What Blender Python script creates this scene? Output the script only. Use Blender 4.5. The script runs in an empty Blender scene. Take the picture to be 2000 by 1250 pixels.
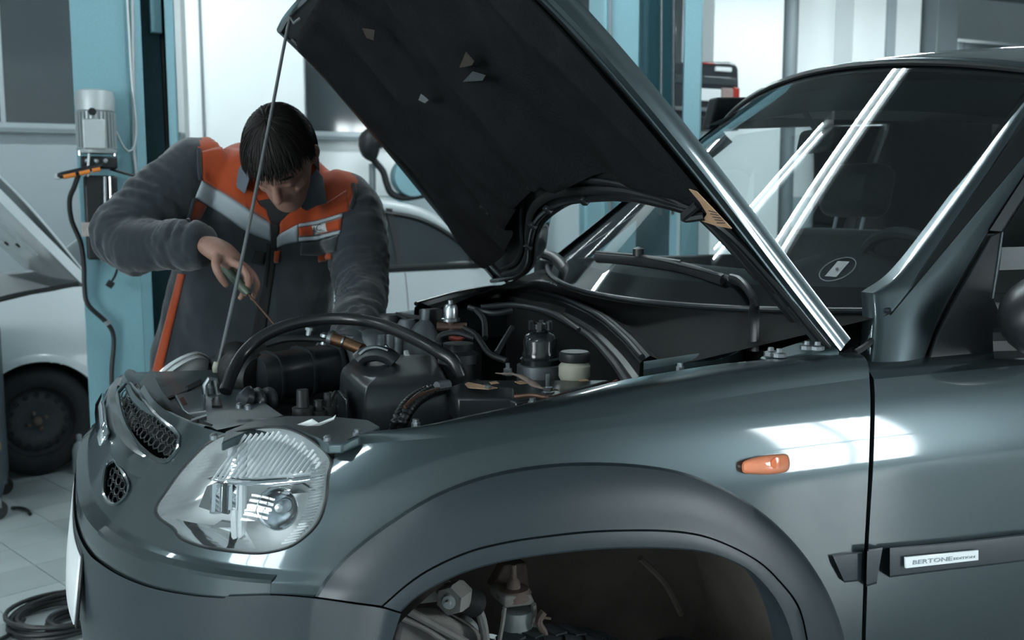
import bpy, bmesh, math, random
import numpy as np
from mathutils import Vector, Matrix, Euler
random.seed(7)
rng = np.random.default_rng(7)
scene = bpy.context.scene
COL = scene.collection

# ------------------------------------------------------------------ camera
LIFT = 0.27                                   # the off-roader hangs on a lift, this far off its normal height
CAMW = np.array([-0.005, -2.102, 1.2617 + LIFT])
YAW, PIT, FPX = 0.409, 0.117, 1944.0
cd = bpy.data.cameras.new('camera'); cam = bpy.data.objects.new('camera', cd); COL.objects.link(cam)
cd.sensor_width = 36; cd.lens = FPX / 2000 * 36
cam.location = CAMW; cam.rotation_euler = (math.pi / 2 - PIT, 0, -YAW)
cd.dof.use_dof = True; cd.dof.focus_distance = 1.75; cd.dof.aperture_fstop = 6.5
cd.clip_start = 0.05
scene.camera = cam
# ------------------------------------------------------------------ view + world
scene.view_settings.view_transform = 'Standard'
scene.view_settings.look = 'None'
scene.view_settings.gamma = 1.0
scene.view_settings.use_curve_mapping = False
scene.view_settings.exposure = -0.12
w = bpy.data.worlds.new('world'); scene.world = w; w.use_nodes = True
bg = w.node_tree.nodes['Background']; bg.inputs[0].default_value = (.55, .8, .9, 1); bg.inputs[1].default_value = 0.02

def area(name, loc, target, sx, sy, power, col=(.86, .97, 1)):
    ld = bpy.data.lights.new(name, 'AREA'); ld.shape = 'RECTANGLE'; ld.size = sx; ld.size_y = sy
    ld.energy = power; ld.color = col
    o = bpy.data.objects.new(name, ld); COL.objects.link(o); o.location = loc
    o.rotation_euler = (Vector(target) - Vector(loc)).to_track_quat('-Z', 'Y').to_euler()
    return o
WINDOW_LIGHTS = []

# ------------------------------------------------------------------ pixel -> point (2000 x 1250 frame)
Fw = np.array([math.sin(YAW) * math.cos(PIT), math.cos(YAW) * math.cos(PIT), -math.sin(PIT)])
Rt = np.array([math.cos(YAW), -math.sin(YAW), 0.0]); Dn = -np.cross(Rt, Fw)
LC = CAMW - np.array([0, 0, LIFT])            # camera in the off-roader's own frame
def ray(u, v):
    u = np.asarray(u, float); v = np.asarray(v, float)
    return Fw + Rt * ((u - 1000) / FPX)[..., None] + Dn * ((v - 625) / FPX)[..., None]
def at(u, v, d, C=CAMW): return C + ray(u, v) * d
def onp(u, v, p, n, C=CAMW):
    r = ray(u, v); p = np.asarray(p, float); n = np.asarray(n, float)
    return C + r * (((p - C) @ n) / (r @ n))[..., None]
def onx(u, v, x, C=CAMW): return onp(u, v, (x, 0, 0), (1, 0, 0), C)
def ony(u, v, y, C=CAMW): return onp(u, v, (0, y, 0), (0, 1, 0), C)
def onz(u, v, z, C=CAMW): return onp(u, v, (0, 0, z), (0, 0, 1), C)
def lx(u, v, x): return onx(u, v, x, LC)
def ly(u, v, y): return ony(u, v, y, LC)
def lz(u, v, z): return onz(u, v, z, LC)

def cr(pts, n, closed=False):
    """smooth curve through points, n samples"""
    P = np.array(pts, float); m = len(P)
    if closed: Q = np.vstack([P[-1], P, P[0], P[1]])
    else: Q = np.vstack([2 * P[0] - P[1], P, 2 * P[-1] - P[-2]])
    seg = m if closed else m - 1
    ln = np.array([np.linalg.norm(Q[i + 2] - Q[i + 1]) + 1e-9 for i in range(seg)])
    cum = np.concatenate([[0], np.cumsum(ln)]); out = []
    for s in np.linspace(0, cum[-1], n, endpoint=not closed):
        i = min(np.searchsorted(cum, s, side='right') - 1, seg - 1); i = max(i, 0)
        t = (s - cum[i]) / ln[i]; a, b, c, d = Q[i], Q[i + 1], Q[i + 2], Q[i + 3]
        out.append(.5 * (2 * b + (c - a) * t + (2 * a - 5 * b + 4 * c - d) * t * t + (3 * b - a - 3 * c + d) * t ** 3))
    return np.array(out)
def lin(pts, n):
    P = np.array(pts, float); ln = np.linalg.norm(np.diff(P, axis=0), axis=1); cum = np.concatenate([[0], np.cumsum(ln)])
    s = np.linspace(0, cum[-1], n); return np.stack([np.interp(s, cum, P[:, k]) for k in range(P.shape[1])], 1)

# ------------------------------------------------------------------ mesh building
class MB:
    def __init__(s): s.v = []; s.f = []
    def add(s, v, f):
        o = len(s.v); s.v += [tuple(map(float, p)) for p in v]; s.f += [tuple(i + o for i in q) for q in f]; return s
    def loft(s, rows, cu=False, cv=False, cap=False):
        rows = [np.asarray(r) for r in rows]; n = len(rows[0]); m = len(rows); v = np.vstack(rows); f = []
        for i in range(m if cv else m - 1):
            for j in range(n if cu else n - 1):
                a = i * n + j; b = i * n + (j + 1) % n; c = ((i + 1) % m) * n + (j + 1) % n; d = ((i + 1) % m) * n + j
                f.append((a, b, c, d))
        if cap and cu: f.append(tuple(range(n))[::-1]); f.append(tuple(range((m - 1) * n, m * n)))
        return s.add(v, f)
    def box(s, c, size, rot=None, taper=1.0):
        x, y, z = [k / 2 for k in size]; c = Vector(c)
        V = [Vector((sx * x * (taper if sz > 0 else 1), sy * y * (taper if sz > 0 else 1), sz * z)) for sz in (-1, 1) for sx, sy in ((-1, -1), (1, -1), (1, 1), (-1, 1))]
        if rot is not None:
            R = rot if isinstance(rot, Matrix) else Euler(rot).to_matrix(); V = [R @ p for p in V]
        return s.add([p + c for p in V], [(3, 2, 1, 0), (4, 5, 6, 7), (0, 1, 5, 4), (1, 2, 6, 5), (2, 3, 7, 6), (3, 0, 4, 7)])
    def tube(s, pts, r, n=10, cap=True, flat=None, closed=False):
        P = [Vector(p) for p in pts]; m = len(P); rr = r if hasattr(r, '__len__') else [r] * m; rows = []
        up = None
        for i in range(m):
            t = ((P[(i + 1) % m] - P[i - 1]) if closed else (P[min(i + 1, m - 1)] - P[max(i - 1, 0)])).normalized()
            if up is None:
                up = Vector((0, 0, 1)) if abs(t.z) < .9 else Vector((1, 0, 0))
            a = (up - t * up.dot(t)); a = a.normalized() if a.length > 1e-6 else t.orthogonal().normalized(); up = a
            b = t.cross(a); fl = flat or 1
            rows.append([P[i] + (a * math.cos(k) * fl + b * math.sin(k)) * rr[i] for k in np.linspace(0, 2 * math.pi, n, endpoint=False)])
        return s.loft(rows, cu=True, cv=closed, cap=cap and not closed)
    def lathe(s, prof, o, axis=(0, 0, 1), n=24, cap=True):
        ax = Vector(axis).normalized(); a = ax.orthogonal().normalized(); b = ax.cross(a); o = Vector(o); rows = []
        for r, h in prof:
            rows.append([o + ax * h + (a * math.cos(k) + b * math.sin(k)) * max(r, 1e-5) for k in np.linspace(0, 2 * math.pi, n, endpoint=False)])
        return s.loft(rows, cu=True, cap=cap)
    def prism(s, poly, vec):
        n = len(poly); A = [Vector(p) for p in poly]; B = [p + Vector(vec) for p in A]
        return s.add(A + B, [tuple(range(n))[::-1], tuple(range(n, 2 * n))] + [(i, (i + 1) % n, n + (i + 1) % n, n + i) for i in range(n)])
    def sphere(s, c, r, sc=(1, 1, 1), n=16, m=10, rot=None):
        R = Euler(rot).to_matrix() if rot is not None else Matrix.Identity(3); c = Vector(c); rows = []
        for i in range(m + 1):
            t = math.pi * i / m; q = max(math.sin(t), 1e-4)
            rows.append([c + R @ Vector((r * sc[0] * q * math.cos(k), r * sc[1] * q * math.sin(k), r * sc[2] * math.cos(t))) for k in np.linspace(0, 2 * math.pi, n, endpoint=False)])
        return s.loft(rows, cu=True)
    def build(s, name, mat=None, parent=None, sharp=35, bevel=0, sub=0, solid=0, loc=None, rot=None, seg=2):
        me = bpy.data.meshes.new(name); me.from_pydata(s.v, [], s.f); me.update()
        bm = bmesh.new(); bm.from_mesh(me)
        bmesh.ops.remove_doubles(bm, verts=bm.verts, dist=1e-6)
        if not solid or True: bmesh.ops.recalc_face_normals(bm, faces=bm.faces)
        lim = math.radians(sharp)
        for e in bm.edges: e.smooth = not (len(e.link_faces) == 2 and e.calc_face_angle(0) > lim)
        for f in bm.faces: f.smooth = True
        bm.to_mesh(me); bm.free()
        if mat: me.materials.append(MATS[mat] if isinstance(mat, str) else mat)
        o = bpy.data.objects.new(name, me); COL.objects.link(o)
        if parent: o.parent = parent
        if loc is not None: o.location = loc
        if rot is not None: o.rotation_euler = rot
        if solid: m = o.modifiers.new('solid', 'SOLIDIFY'); m.thickness = solid; m.offset = 0
        if bevel: m = o.modifiers.new('bevel', 'BEVEL'); m.width = bevel; m.segments = seg; m.limit_method = 'ANGLE'; m.angle_limit = math.radians(30)
        if sub: m = o.modifiers.new('sub', 'SUBSURF'); m.levels = sub; m.render_levels = sub
        return o
def tag(o, label, cat, group=None):
    o['label'] = label; o['category'] = cat
    if group: o['group'] = group
    return o
def struct(o): o['kind'] = 'structure'; return o
def thing(name, label, cat, loc=(0, 0, 0), rz=0, group=None):
    o = bpy.data.objects.new(name, None); COL.objects.link(o); o.location = loc; o.rotation_euler = (0, 0, rz); o.empty_display_size = .05
    return tag(o, label, cat, group)

# ------------------------------------------------------------------ materials
MATS = {}
def mat(name, base, rough=.5, metal=0., spec=.5, coat=0, var=.06, scale=40, bump=0, bscale=None, trans=0, ior=1.45, emis=None, estr=0, alpha=1, sheen=0, crough=.03, aniso=0):
    m = bpy.data.materials.new(name); m.use_nodes = True; nt = m.node_tree; b = nt.nodes['Principled BSDF']
    b.inputs['Roughness'].default_value = rough; b.inputs['Metallic'].default_value = metal
    b.inputs['Specular IOR Level'].default_value = spec; b.inputs['Coat Weight'].default_value = coat; b.inputs['Coat Roughness'].default_value = crough
    b.inputs['IOR'].default_value = ior; b.inputs['Transmission Weight'].default_value = trans; b.inputs['Alpha'].default_value = alpha
    b.inputs['Sheen Weight'].default_value = sheen
    tc = nt.nodes.new('ShaderNodeTexCoord'); nz = nt.nodes.new('ShaderNodeTexNoise'); nz.inputs['Scale'].default_value = scale; nz.inputs['Detail'].default_value = 5
    nt.links.new(tc.outputs['Object'], nz.inputs['Vector'])
    mx = nt.nodes.new('ShaderNodeMix'); mx.data_type = 'RGBA'
    mx.inputs[6].default_value = (*[max(0, c * (1 - var)) for c in base], 1); mx.inputs[7].default_value = (*[min(1, c * (1 + var)) for c in base], 1)
    nt.links.new(nz.outputs[0], mx.inputs[0]); nt.links.new(mx.outputs[2], b.inputs['Base Color'])
    if bump:
        n2 = nt.nodes.new('ShaderNodeTexNoise'); n2.inputs['Scale'].default_value = bscale or scale; n2.inputs['Detail'].default_value = 6
        nt.links.new(tc.outputs['Object'], n2.inputs['Vector'])
        bp = nt.nodes.new('ShaderNodeBump'); bp.inputs['Strength'].default_value = bump; bp.inputs['Distance'].default_value = .01
        nt.links.new(n2.outputs[0], bp.inputs['Height']); nt.links.new(bp.outputs[0], b.inputs['Normal'])
    if emis: b.inputs['Emission Color'].default_value = (*emis, 1); b.inputs['Emission Strength'].default_value = estr
    MATS[name] = m; return m
def glassmat(name, tint, gloss_col=(1, 1, 1), rough=0., refl=1.0, bumpscale=0, bump=0):
    """thin pane: tinted see-through mixed with a mirror by Fresnel"""
    m = bpy.data.materials.new(name); m.use_nodes = True; nt = m.node_tree; nt.nodes.clear()
    out = nt.nodes.new('ShaderNodeOutputMaterial'); mx = nt.nodes.new('ShaderNodeMixShader'); tr = nt.nodes.new('ShaderNodeBsdfTransparent'); gl = nt.nodes.new('ShaderNodeBsdfGlossy')
    fr = nt.nodes.new('ShaderNodeFresnel'); fr.inputs[0].default_value = 1.55; ml = nt.nodes.new('ShaderNodeMath'); ml.operation = 'MULTIPLY'; ml.inputs[1].default_value = refl; ml.use_clamp = True
    tr.inputs[0].default_value = (*tint, 1); gl.inputs[0].default_value = (*gloss_col, 1); gl.inputs['Roughness'].default_value = rough
    nt.links.new(fr.outputs[0], ml.inputs[0]); nt.links.new(ml.outputs[0], mx.inputs[0]); nt.links.new(tr.outputs[0], mx.inputs[1]); nt.links.new(gl.outputs[0], mx.inputs[2]); nt.links.new(mx.outputs[0], out.inputs[0])
    if bump:
        tc = nt.nodes.new('ShaderNodeTexCoord'); wv = nt.nodes.new('ShaderNodeTexWave'); wv.inputs['Scale'].default_value = bumpscale; wv.inputs['Distortion'].default_value = .3
        wv.bands_direction = 'DIAGONAL'
        bp = nt.nodes.new('ShaderNodeBump'); bp.inputs['Strength'].default_value = bump; bp.inputs['Distance'].default_value = .01
        nt.links.new(tc.outputs['Object'], wv.inputs[0]); nt.links.new(wv.outputs[1], bp.inputs['Height']); nt.links.new(bp.outputs[0], gl.inputs['Normal']); nt.links.new(bp.outputs[0], fr.inputs['Normal'])
    MATS[name] = m; return m
mat('paint', (.038, .055, .061), .33, .75, coat=.85, var=.10, scale=900, crough=.06)
mat('paint_worn', (.050, .078, .086), .42, .45, coat=.35, var=.22, scale=35, crough=.2, bump=.02, bscale=60)
mat('paint_white', (.72, .78, .80), .25, 0, coat=.8, var=.02, scale=6)
mat('plastic_grey', (.019, .028, .034), .40, .0, var=.08, scale=300, bump=.03, bscale=700)
mat('plastic_black', (.012, .014, .016), .42, 0, var=.2, scale=60, bump=.03, bscale=300)
mat('plastic_sheen', (.017, .021, .024), .32, 0, var=.25, scale=25, bump=.02, bscale=200)
mat('rubber', (.010, .011, .012), .55, 0, var=.25, scale=60, bump=.05, bscale=200)
mat('rubber_gloss', (.008, .009, .010), .3, 0, var=.3, scale=30)
mat('felt', (.009, .0095, .0105), .95, 0, spec=.1, var=.5, scale=18, bump=.25, bscale=160)
mat('underhood', (.010, .0115, .0125), .55, 0, var=.3, scale=20)
mat('engine_dark', (.008, .009, .010), .8, 0, var=.4, scale=20)
mat('alloy_dark', (.035, .038, .04), .55, .4, var=.3, scale=25)
mat('bronze', (.22, .12, .07), .25, .9, var=.3, scale=40)
mat('brass_dull', (.13, .085, .065), .5, .5, var=.3)
mat('red_rubber', (.22, .03, .02), .5, var=.2)
mat('plastic_gloss', (.010, .013, .0145), .16, 0, var=.2)
mat('plastic_cowl', (.006, .007, .0075), .9, 0, spec=.15, var=.25, scale=40, bump=.06, bscale=400)
mat('tyre', (.055, .066, .072), .8, 0, var=.3, scale=40, bump=.1, bscale=120)
mat('mud_grey', (.24, .26, .265), .8, 0, var=.4, scale=25, bump=.2, bscale=60)
mat('lining_dark', (.28, .33, .34), .9)
glassmat('tint', (.16, .33, .37), refl=.3)
mat('rod_grey', (.13, .14, .145), .45, .4, var=.2, scale=40)
mat('tool_green', (.05, .07, .05), .4)
mat('steel', (.45, .48, .50), .28, 1., var=.15, scale=50)
mat('steel_dull', (.20, .22, .235), .45, .9, var=.3, scale=40, bump=.05, bscale=120)
mat('chrome', (.86, .9, .92), .06, 1., var=.02)
mat('alloy', (.11, .125, .135), .5, .6, var=.2, scale=25, bump=.05, bscale=90)
mat('brass', (.35, .20, .10), .3, .9, var=.2)
mat('copper_dirty', (.085, .045, .03), .5, .5, var=.4, scale=50)
mat('rust', (.14, .105, .09), .8, .2, var=.5, scale=30, bump=.3, bscale=80)
mat('mud', (.17, .165, .155), .9, 0, var=.45, scale=18, bump=.35, bscale=60)
mat('liner', (.085, .072, .062), .9, 0, var=.5, scale=9, bump=.3, bscale=40)
mat('label_tan', (.40, .25, .15), .7, 0, var=.35, scale=45)
mat('paper', (.6, .64, .64), .7, 0, var=.06)
mat('amber', (.75, .19, .07), .18, 0, coat=.5, var=.05)
mat('amber_lens', (.80, .26, .13), .12, 0, coat=1, var=.1, scale=60)
mat('milky', (.33, .33, .27), .35, 0, var=.15, scale=30)
mat('plate_white', (.78, .82, .83), .35, .1, var=.03)
mat('ink', (.03, .035, .04), .6)
mat('ink_soft', (.28, .33, .35), .6)
mat('dash', (.075, .083, .088), .6, 0, var=.15, scale=60, bump=.04, bscale=300)
mat('seat_cloth', (.05, .055, .06), .9, 0, var=.3, scale=60, sheen=.3)
mat('lining', (.28, .31, .32), .9, 0, var=.1)
mat('black_paint', (.004, .0045, .005), .25, 0)
glassmat('glass', (.90, .95, .955))
glassmat('lens', (.97, .985, .99), rough=.02, refl=1.0, bumpscale=60, bump=.06)
glassmat('glass_dark', (.05, .065, .07))
# ================================================================== the workshop
mat('wall_white', (.80, .84, .845), .7, 0, var=.03, scale=3)
mat('wall_grey', (.30, .35, .37), .7, 0, var=.04, scale=4)
mat('wall_dado', (.36, .44, .46), .6, 0, var=.04, scale=4)
mat('ceiling_paint', (.20, .23, .24), .8, 0, var=.04, scale=3)
mat('tile_a', (.36, .40, .405), .35, 0, var=.10, scale=7, bump=.03, bscale=30)
mat('tile_b', (.42, .465, .47), .32, 0, var=.10, scale=6, bump=.03, bscale=30)
mat('grout', (.09, .10, .105), .9, 0, var=.2)
mat('window_glass', (.045, .055, .06), .06, 0, spec=.6, var=.15, scale=2)
mat('door_dark', (.035, .042, .046), .5, .2, var=.1)
mat('wall_dim', (.10, .12, .13), .7, var=.05)
mat('alu', (.30, .34, .36), .4, .6, var=.1)
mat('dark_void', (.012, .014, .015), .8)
mat('tube_light', (1, 1, 1), .5, emis=(.84, .97, 1.), estr=112)
mat('daylight_pane', (1, 1, 1), .5, emis=(.86, .97, 1.), estr=6.0)
mat('daylight_strong', (1, 1, 1), .5, emis=(.88, .97, 1.), estr=34)
mat('daylight_fill', (1, 1, 1), .5, emis=(.88, .97, 1.), estr=24)
mat('lamp_housing', (.6, .64, .65), .5, var=.03)
mat('pipe_grey', (.16, .19, .205), .5, .2, var=.1)
def bx(m, x0, x1, y0, y1, z0, z1): return m.box(((x0 + x1) / 2, (y0 + y1) / 2, (z0 + z1) / 2), (x1 - x0, y1 - y0, z1 - z0))
XL, XR, YF, YB, ZC = -5.5, 14.0, -6.0, 7.0, 4.3
fl = struct(bx(MB(), XL, XR, YF, YB + 5, -.2, -.004).build('floor', 'grout'))
# floor tiles: laid at an angle; the ones seen largest are single tiles, the rest one joined piece
TS, TA = .273, math.radians(22.0); ca, sa = math.cos(TA), math.sin(TA)
def tile_xy(i, j): x, y = i * TS - .03, j * TS + .06; return np.array([x * ca - y * sa - .373, x * sa + y * ca + 2.49])
g_ = TS / 2 - .0022
tm = MB().box((0, 0, -.002), (2 * g_, 2 * g_, .006)).build('tile', 'tile_a', None, bevel=0).data
bpy.data.objects.remove(bpy.data.objects['tile']); tm2 = tm.copy(); tm2.materials.clear(); tm2.materials.append(MATS['tile_b'])
cells = []
for i in range(-60, 75):
    for j in range(-60, 75):
        p = tile_xy(i, j)
        if XL + .2 < p[0] < XR - .2 and YF + .2 < p[1] < YB + 4.8:
            d = np.array([p[0], p[1], 0]) - CAMW; zz = d @ Fw
            u = 1000 + FPX * (d @ Rt) / zz if zz > .3 else 1e5; v = 625 + FPX * (d @ Dn) / zz if zz > .3 else 1e5
            cells.append((math.hypot((u - 60), (v - 1080)) if zz > .3 else 1e6 + random.random(), p[0], p[1]))
cells.sort()
for k, (_, x, y) in enumerate(cells[:290]):
    o = bpy.data.objects.new('tile', tm if random.random() < .4 else tm2); COL.objects.link(o); o.parent = fl
    o.location = (x, y, random.uniform(-.0008, 0)); o.rotation_euler = (0, 0, TA)
rest = MB()
for _, x, y in cells[290:]:
    q = [(x + (a * ca - b * sa) * g_, y + (a * sa + b * ca) * g_, .0) for a, b in ((-1, -1), (1, -1), (1, 1), (-1, 1))]; rest.add(q, [(0, 1, 2, 3)])
ro = rest.build('tiles', 'tile_b', fl); ro['kind'] = 'stuff'
struct(bx(MB(), XL, XR, YF, YB + 5, ZC, ZC + .15).build('ceiling', 'ceiling_paint'))
X2 = 9.5
wb = struct(bx(MB(), XL, X2, YB, YB + .2, 0, ZC).build('wall_back', 'wall_white'))
MB().box(((XL + 1.9) / 2, YB - .006, 1.065), (1.9 - XL, .012, 2.13)).build('wall_panel', 'wall_grey', wb)
MB().box(((1.9 + X2) / 2, YB - .006, .80), (X2 - 1.9, .012, 1.6)).build('dado_panel', 'wall_dado', wb)
struct(bx(MB(), X2, XR, YB + 4.8, YB + 5, 0, ZC).build('wall_far', 'wall_grey'))
struct(bx(MB(), X2 - .2, X2, YB, YB + 5, 0, ZC).build('wall_return', 'wall_white'))
struct(bx(MB(), XL - .2, XL, YF, YB + .2, 0, ZC).build('wall_left', 'wall_white'))
struct(bx(MB(), XR, XR + .2, YF, YB + 5, 0, ZC).build('wall_right', 'wall_dim'))
wf = struct(bx(MB(), XL, XR, YF - .2, YF, 0, ZC).build('wall_front', 'wall_white'))
def X_at(u, y, v=60): return float(ony(np.array(u), np.array(v), y)[0])
# dark glazed bands in the back wall
def wall_window(name, x0, x1, z0, z1, mull):
    f = MB(); y = YB - .03
    for a, b in ((x0, x0 + .05), (x1 - .05, x1)): bx(f, a, b, y - .02, y + .03, z0, z1)
    bx(f, x0, x1, y - .02, y + .03, z0, z0 + .045); bx(f, x0, x1, y - .02, y + .03, z1 - .05, z1)
    w_ = struct(f.build(name, 'alu', bevel=.004))
    xs = [x0 + .05] + mull + [x1 - .05]
    for a, b in zip(xs[:-1], xs[1:]): bx(MB(), a + .012, b - .012, y, y + .012, z0 + .045, z1 - .05).build('pane', 'window_glass', w_)
    for m_ in mull: bx(MB(), m_ - .018, m_ + .018, y - .015, y + .03, z0 + .04, z1 - .04).build('mullion', 'alu', w_)
    bx(MB(), x0 - .03, x1 + .03, y - .07, y + .03, z0 - .035, z0).build('sill', 'pipe_grey', w_)
wall_window('window_1', -4.6, .80, 2.13, 3.7, [-3.0, -1.8, -.52])
wall_window('window_2', 1.86, 5.9, 2.13, 3.7, [3.2, 4.6])
# white columns and pipes on the back wall
cw = struct(bx(MB(), .87, 1.83, 6.62, YB, 0, ZC).build('trim_1', 'wall_white', bevel=.01))
MB().tube([(.99, 6.605, 0), (.985, 6.605, ZC)], .012, 8).build('conduit', 'pipe_grey', cw)
xa = [X_at(u, 6.6) for u in (1395, 1531, 1536, 1562, 1680, 1742, 1758, 1812, 1817, 1858)]
struct(bx(MB(), xa[0], xa[1], 6.6, YB, 0, ZC).build('trim_2', 'wall_white', bevel=.01))
struct(MB().tube([((xa[2] + xa[3]) / 2, 6.65, 0), ((xa[2] + xa[3]) / 2, 6.65, ZC)], (xa[3] - xa[2]) / 2, 16).build('trim_3', 'pipe_grey'))
struct(bx(MB(), xa[4], xa[7], 6.7, YB, 0, ZC).build('trim_4', 'wall_white', bevel=.01))
struct(bx(MB(), xa[5], xa[6], 6.66, 6.7, 0, ZC).build('trim_5', 'wall_grey', bevel=.004))
struct(bx(MB(), xa[8], xa[9], 6.5, 6.9, 0, ZC).build('trim_6', 'pipe_grey', bevel=.01))
for i, y in enumerate((8.2, 9.4, 10.6)): struct(bx(MB(), X2, XR, y, y + .2, ZC - .55, ZC).build('trim_%d' % (7 + i), 'wall_grey', bevel=.01))
# windows in the wall behind the camera: daylight
def day_window(name, x0, x1, z0, z1, nx, nz, pm='daylight_pane'):
    f = MB(); y = YF + .02
    for k in range(nx + 1): xx = x0 + (x1 - x0) * k / nx; bx(f, xx - .03, xx + .03, y - .03, y + .05, z0, z1)
    for k in range(nz + 1): zz = z0 + (z1 - z0) * k / nz; bx(f, x0, x1, y - .03, y + .05, zz - .03, zz + .03)
    w_ = struct(f.build(name, 'alu'))
    for i in range(nx):
        for k in range(nz): bx(MB(), x0 + (x1 - x0) * i / nx + .03, x0 + (x1 - x0) * (i + 1) / nx - .03, y, y + .01, z0 + (z1 - z0) * k / nz + .03, z0 + (z1 - z0) * (k + 1) / nz - .03).build('pane', pm, w_)
day_window('window_3', 4.95, 6.35, .4, 3.3, 2, 2, 'daylight_strong')
f = MB()  # unseen left-wall window, added to brighten the headlight and the saloon hood
for k in range(4): bx(f, XL - .01, XL + .06, -4.4 + .9 * k - .03, -4.4 + .9 * k + .03, .9, 2.9)
for k in range(3): bx(f, XL - .01, XL + .06, -4.4, -1.7, .9 + 1. * k - .03, .9 + 1. * k + .03)
w4 = struct(f.build('fill_window', 'alu'))
for i in range(3):
    for k in range(2): bx(MB(), XL + .005, XL + .015, -4.37 + .9 * i, -3.53 + .9 * i, .93 + k, 1.87 + k).build('pane', 'daylight_fill', w4)
d1 = struct(bx(MB(), 7.3, 13.2, YF, YF + .05, 0, 3.6).build('added_door', 'door_dark', bevel=.01))  # unseen dark door added to darken reflections in the off-roader's side
for k in range(12): bx(MB(), 7.4, 13.1, YF + .05, YF + .07, .06 + .29 * k, .33 + .29 * k).build('door_slat', 'door_dark', d1, bevel=.006)
# fluorescent fittings
LAMPN = [0]
def fitting(x, y, z, L=1.25, lab='', rz=0):
    t = thing('ceiling_lamp', lab, 'lamp', (x, y, z), math.radians(rz), 'twin-tube ceiling lamps')
    bx(MB(), -L / 2 - .04, L / 2 + .04, -.09, .09, .03, .075).build('housing', 'lamp_housing', t, bevel=.006)
    for s in (-1, 1):
        MB().tube([(-L / 2, s * .05, 0), (L / 2, s * .05, 0)], .014, 10).build('tube', 'tube_light', t)
        for e in (-1, 1): bx(MB(), e * L / 2 - .012, e * L / 2 + .012, s * .05 - .015, s * .05 + .015, -.016, .035).build('tube_socket', 'lamp_housing', t)
    for e in (-1, 1): MB().tube([(e * L * .35, 0, .07), (e * L * .35, 0, ZC - z)], .006, 6).build('hanger', 'steel_dull', t)
for x, y, z, L, lab in ((1.62, 1.06, 3.6, 1.25, 'twin-tube ceiling lamp hanging over the open hood, mirrored in the windscreen'),
                     (1.40, 1.95, 3.75, 1.0, 'short twin-tube ceiling lamp hanging just beyond the open hood'),
                     (-1.6, 5.3, 3.7, 1.25, 'twin-tube ceiling lamp above the white car nose'),
                     (.9, 5.3, 3.7, 1.25, 'twin-tube ceiling lamp before the wide white column'),
                     (3.6, 5.3, 3.7, 1.25, 'twin-tube ceiling lamp behind the right lift post'),
                     (6.6, 5.0, 3.7, 1.25, 'twin-tube ceiling lamp near the grey downpipe'),
                     (8.4, 4.6, 3.7, 1.25, 'twin-tube ceiling lamp near the far right corner column'),
                     (-3.0, 1.5, 3.7, 1.25, 'twin-tube ceiling lamp over the bare tiled floor at left'),
                     (5.2, 1.2, 3.7, 1.25, 'twin-tube ceiling lamp above the rear of the off-road car'),
                     (-2.2, -2.6, 3.7, 1.25, 'added twin-tube fill lamp to the left behind the camera'),  # unseen fitting added to brighten the near side and headlight
                     (11.6, 9.0, 3.62, 1.25, 'twin-tube ceiling lamp in the far back room')):
    fitting(x, y, z, L, lab, {1.62: -26, 1.40: -45}.get(x, 0))
# ================================================================== the dark off-roader
car = thing('off_roader', 'dark grey-green off-road car with its hood propped open', 'car', (0, 0, LIFT))
XC, PW = 0.78, 3.0
def Bz(z):
    z = np.asarray(z, float); return .845 - 1.65 * np.maximum(0, z - .80) ** 2 - .35 * np.maximum(0, .66 - z) ** 2
_AZ = np.array([.20, .33, .50, .705, .735, .752, .80, .86, .92, 1.1]); _AV = np.array([.76, .80, .815, .815, .812, .79, .765, .73, .68, .5])
def Az(z): return np.interp(z, _AZ, _AV)
def G(p, off=0.):
    x, y, z = p[..., 0], p[..., 1], p[..., 2]
    return ((np.maximum(XC - x, 0) / (Az(z) + off)) ** PW + (np.abs(y) / (Bz(z) + off)) ** PW) ** (1 / PW) - 1
def body(uv, off=0.):
    """pixels -> points on the body skin (offset outwards by off)"""
    uv = np.asarray(uv, float); sh = uv.shape[:-1]; q = uv.reshape(-1, 2); off = np.broadcast_to(np.asarray(off, float), sh).reshape(-1)
    r = ray(q[:, 0], q[:, 1]); ts = np.linspace(.9, 2.9, 260)
    g = np.stack([G(LC + r * t, off) for t in ts], 1); ins = g < 0; hit = ins.any(1); k = np.where(hit, ins.argmax(1), g.argmin(1))
    a = ts[np.maximum(k - 1, 0)]; b = ts[k]
    for _ in range(22):
        m = (a + b) / 2; gi = G(LC + r * m[:, None], off) < 0; b = np.where(gi, m, b); a = np.where(gi, a, m)
    t = np.where(hit, (a + b) / 2, ts[k]); return (LC + r * t[:, None]).reshape(*sh, 3)
def pxloft(A, B, nu, nv, surf, offs=None):
    A = cr(A, nu); B = cr(B, nu); rows = []
    for j in range(nv):
        s = j / (nv - 1); rows.append(surf(A * (1 - s) + B * s))
    return rows
def skin(th, z, off=0.):
    """body skin by plan angle (-90 near side .. 90 far side) and height"""
    th = np.radians(np.asarray(th, float)); e = 2 / PW
    x = XC - (Az(z) + off) * np.cos(th) ** e; y = (Bz(z) + off) * np.sign(th) * np.abs(np.sin(th)) ** e
    return np.stack([x, y, np.broadcast_to(z, np.shape(x))], -1)
def theta(p): return np.degrees(np.sign(p[..., 1]) * np.arcsin(np.clip((np.abs(p[..., 1]) / Bz(p[..., 2])) ** (PW / 2), 0, 1)))

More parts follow.
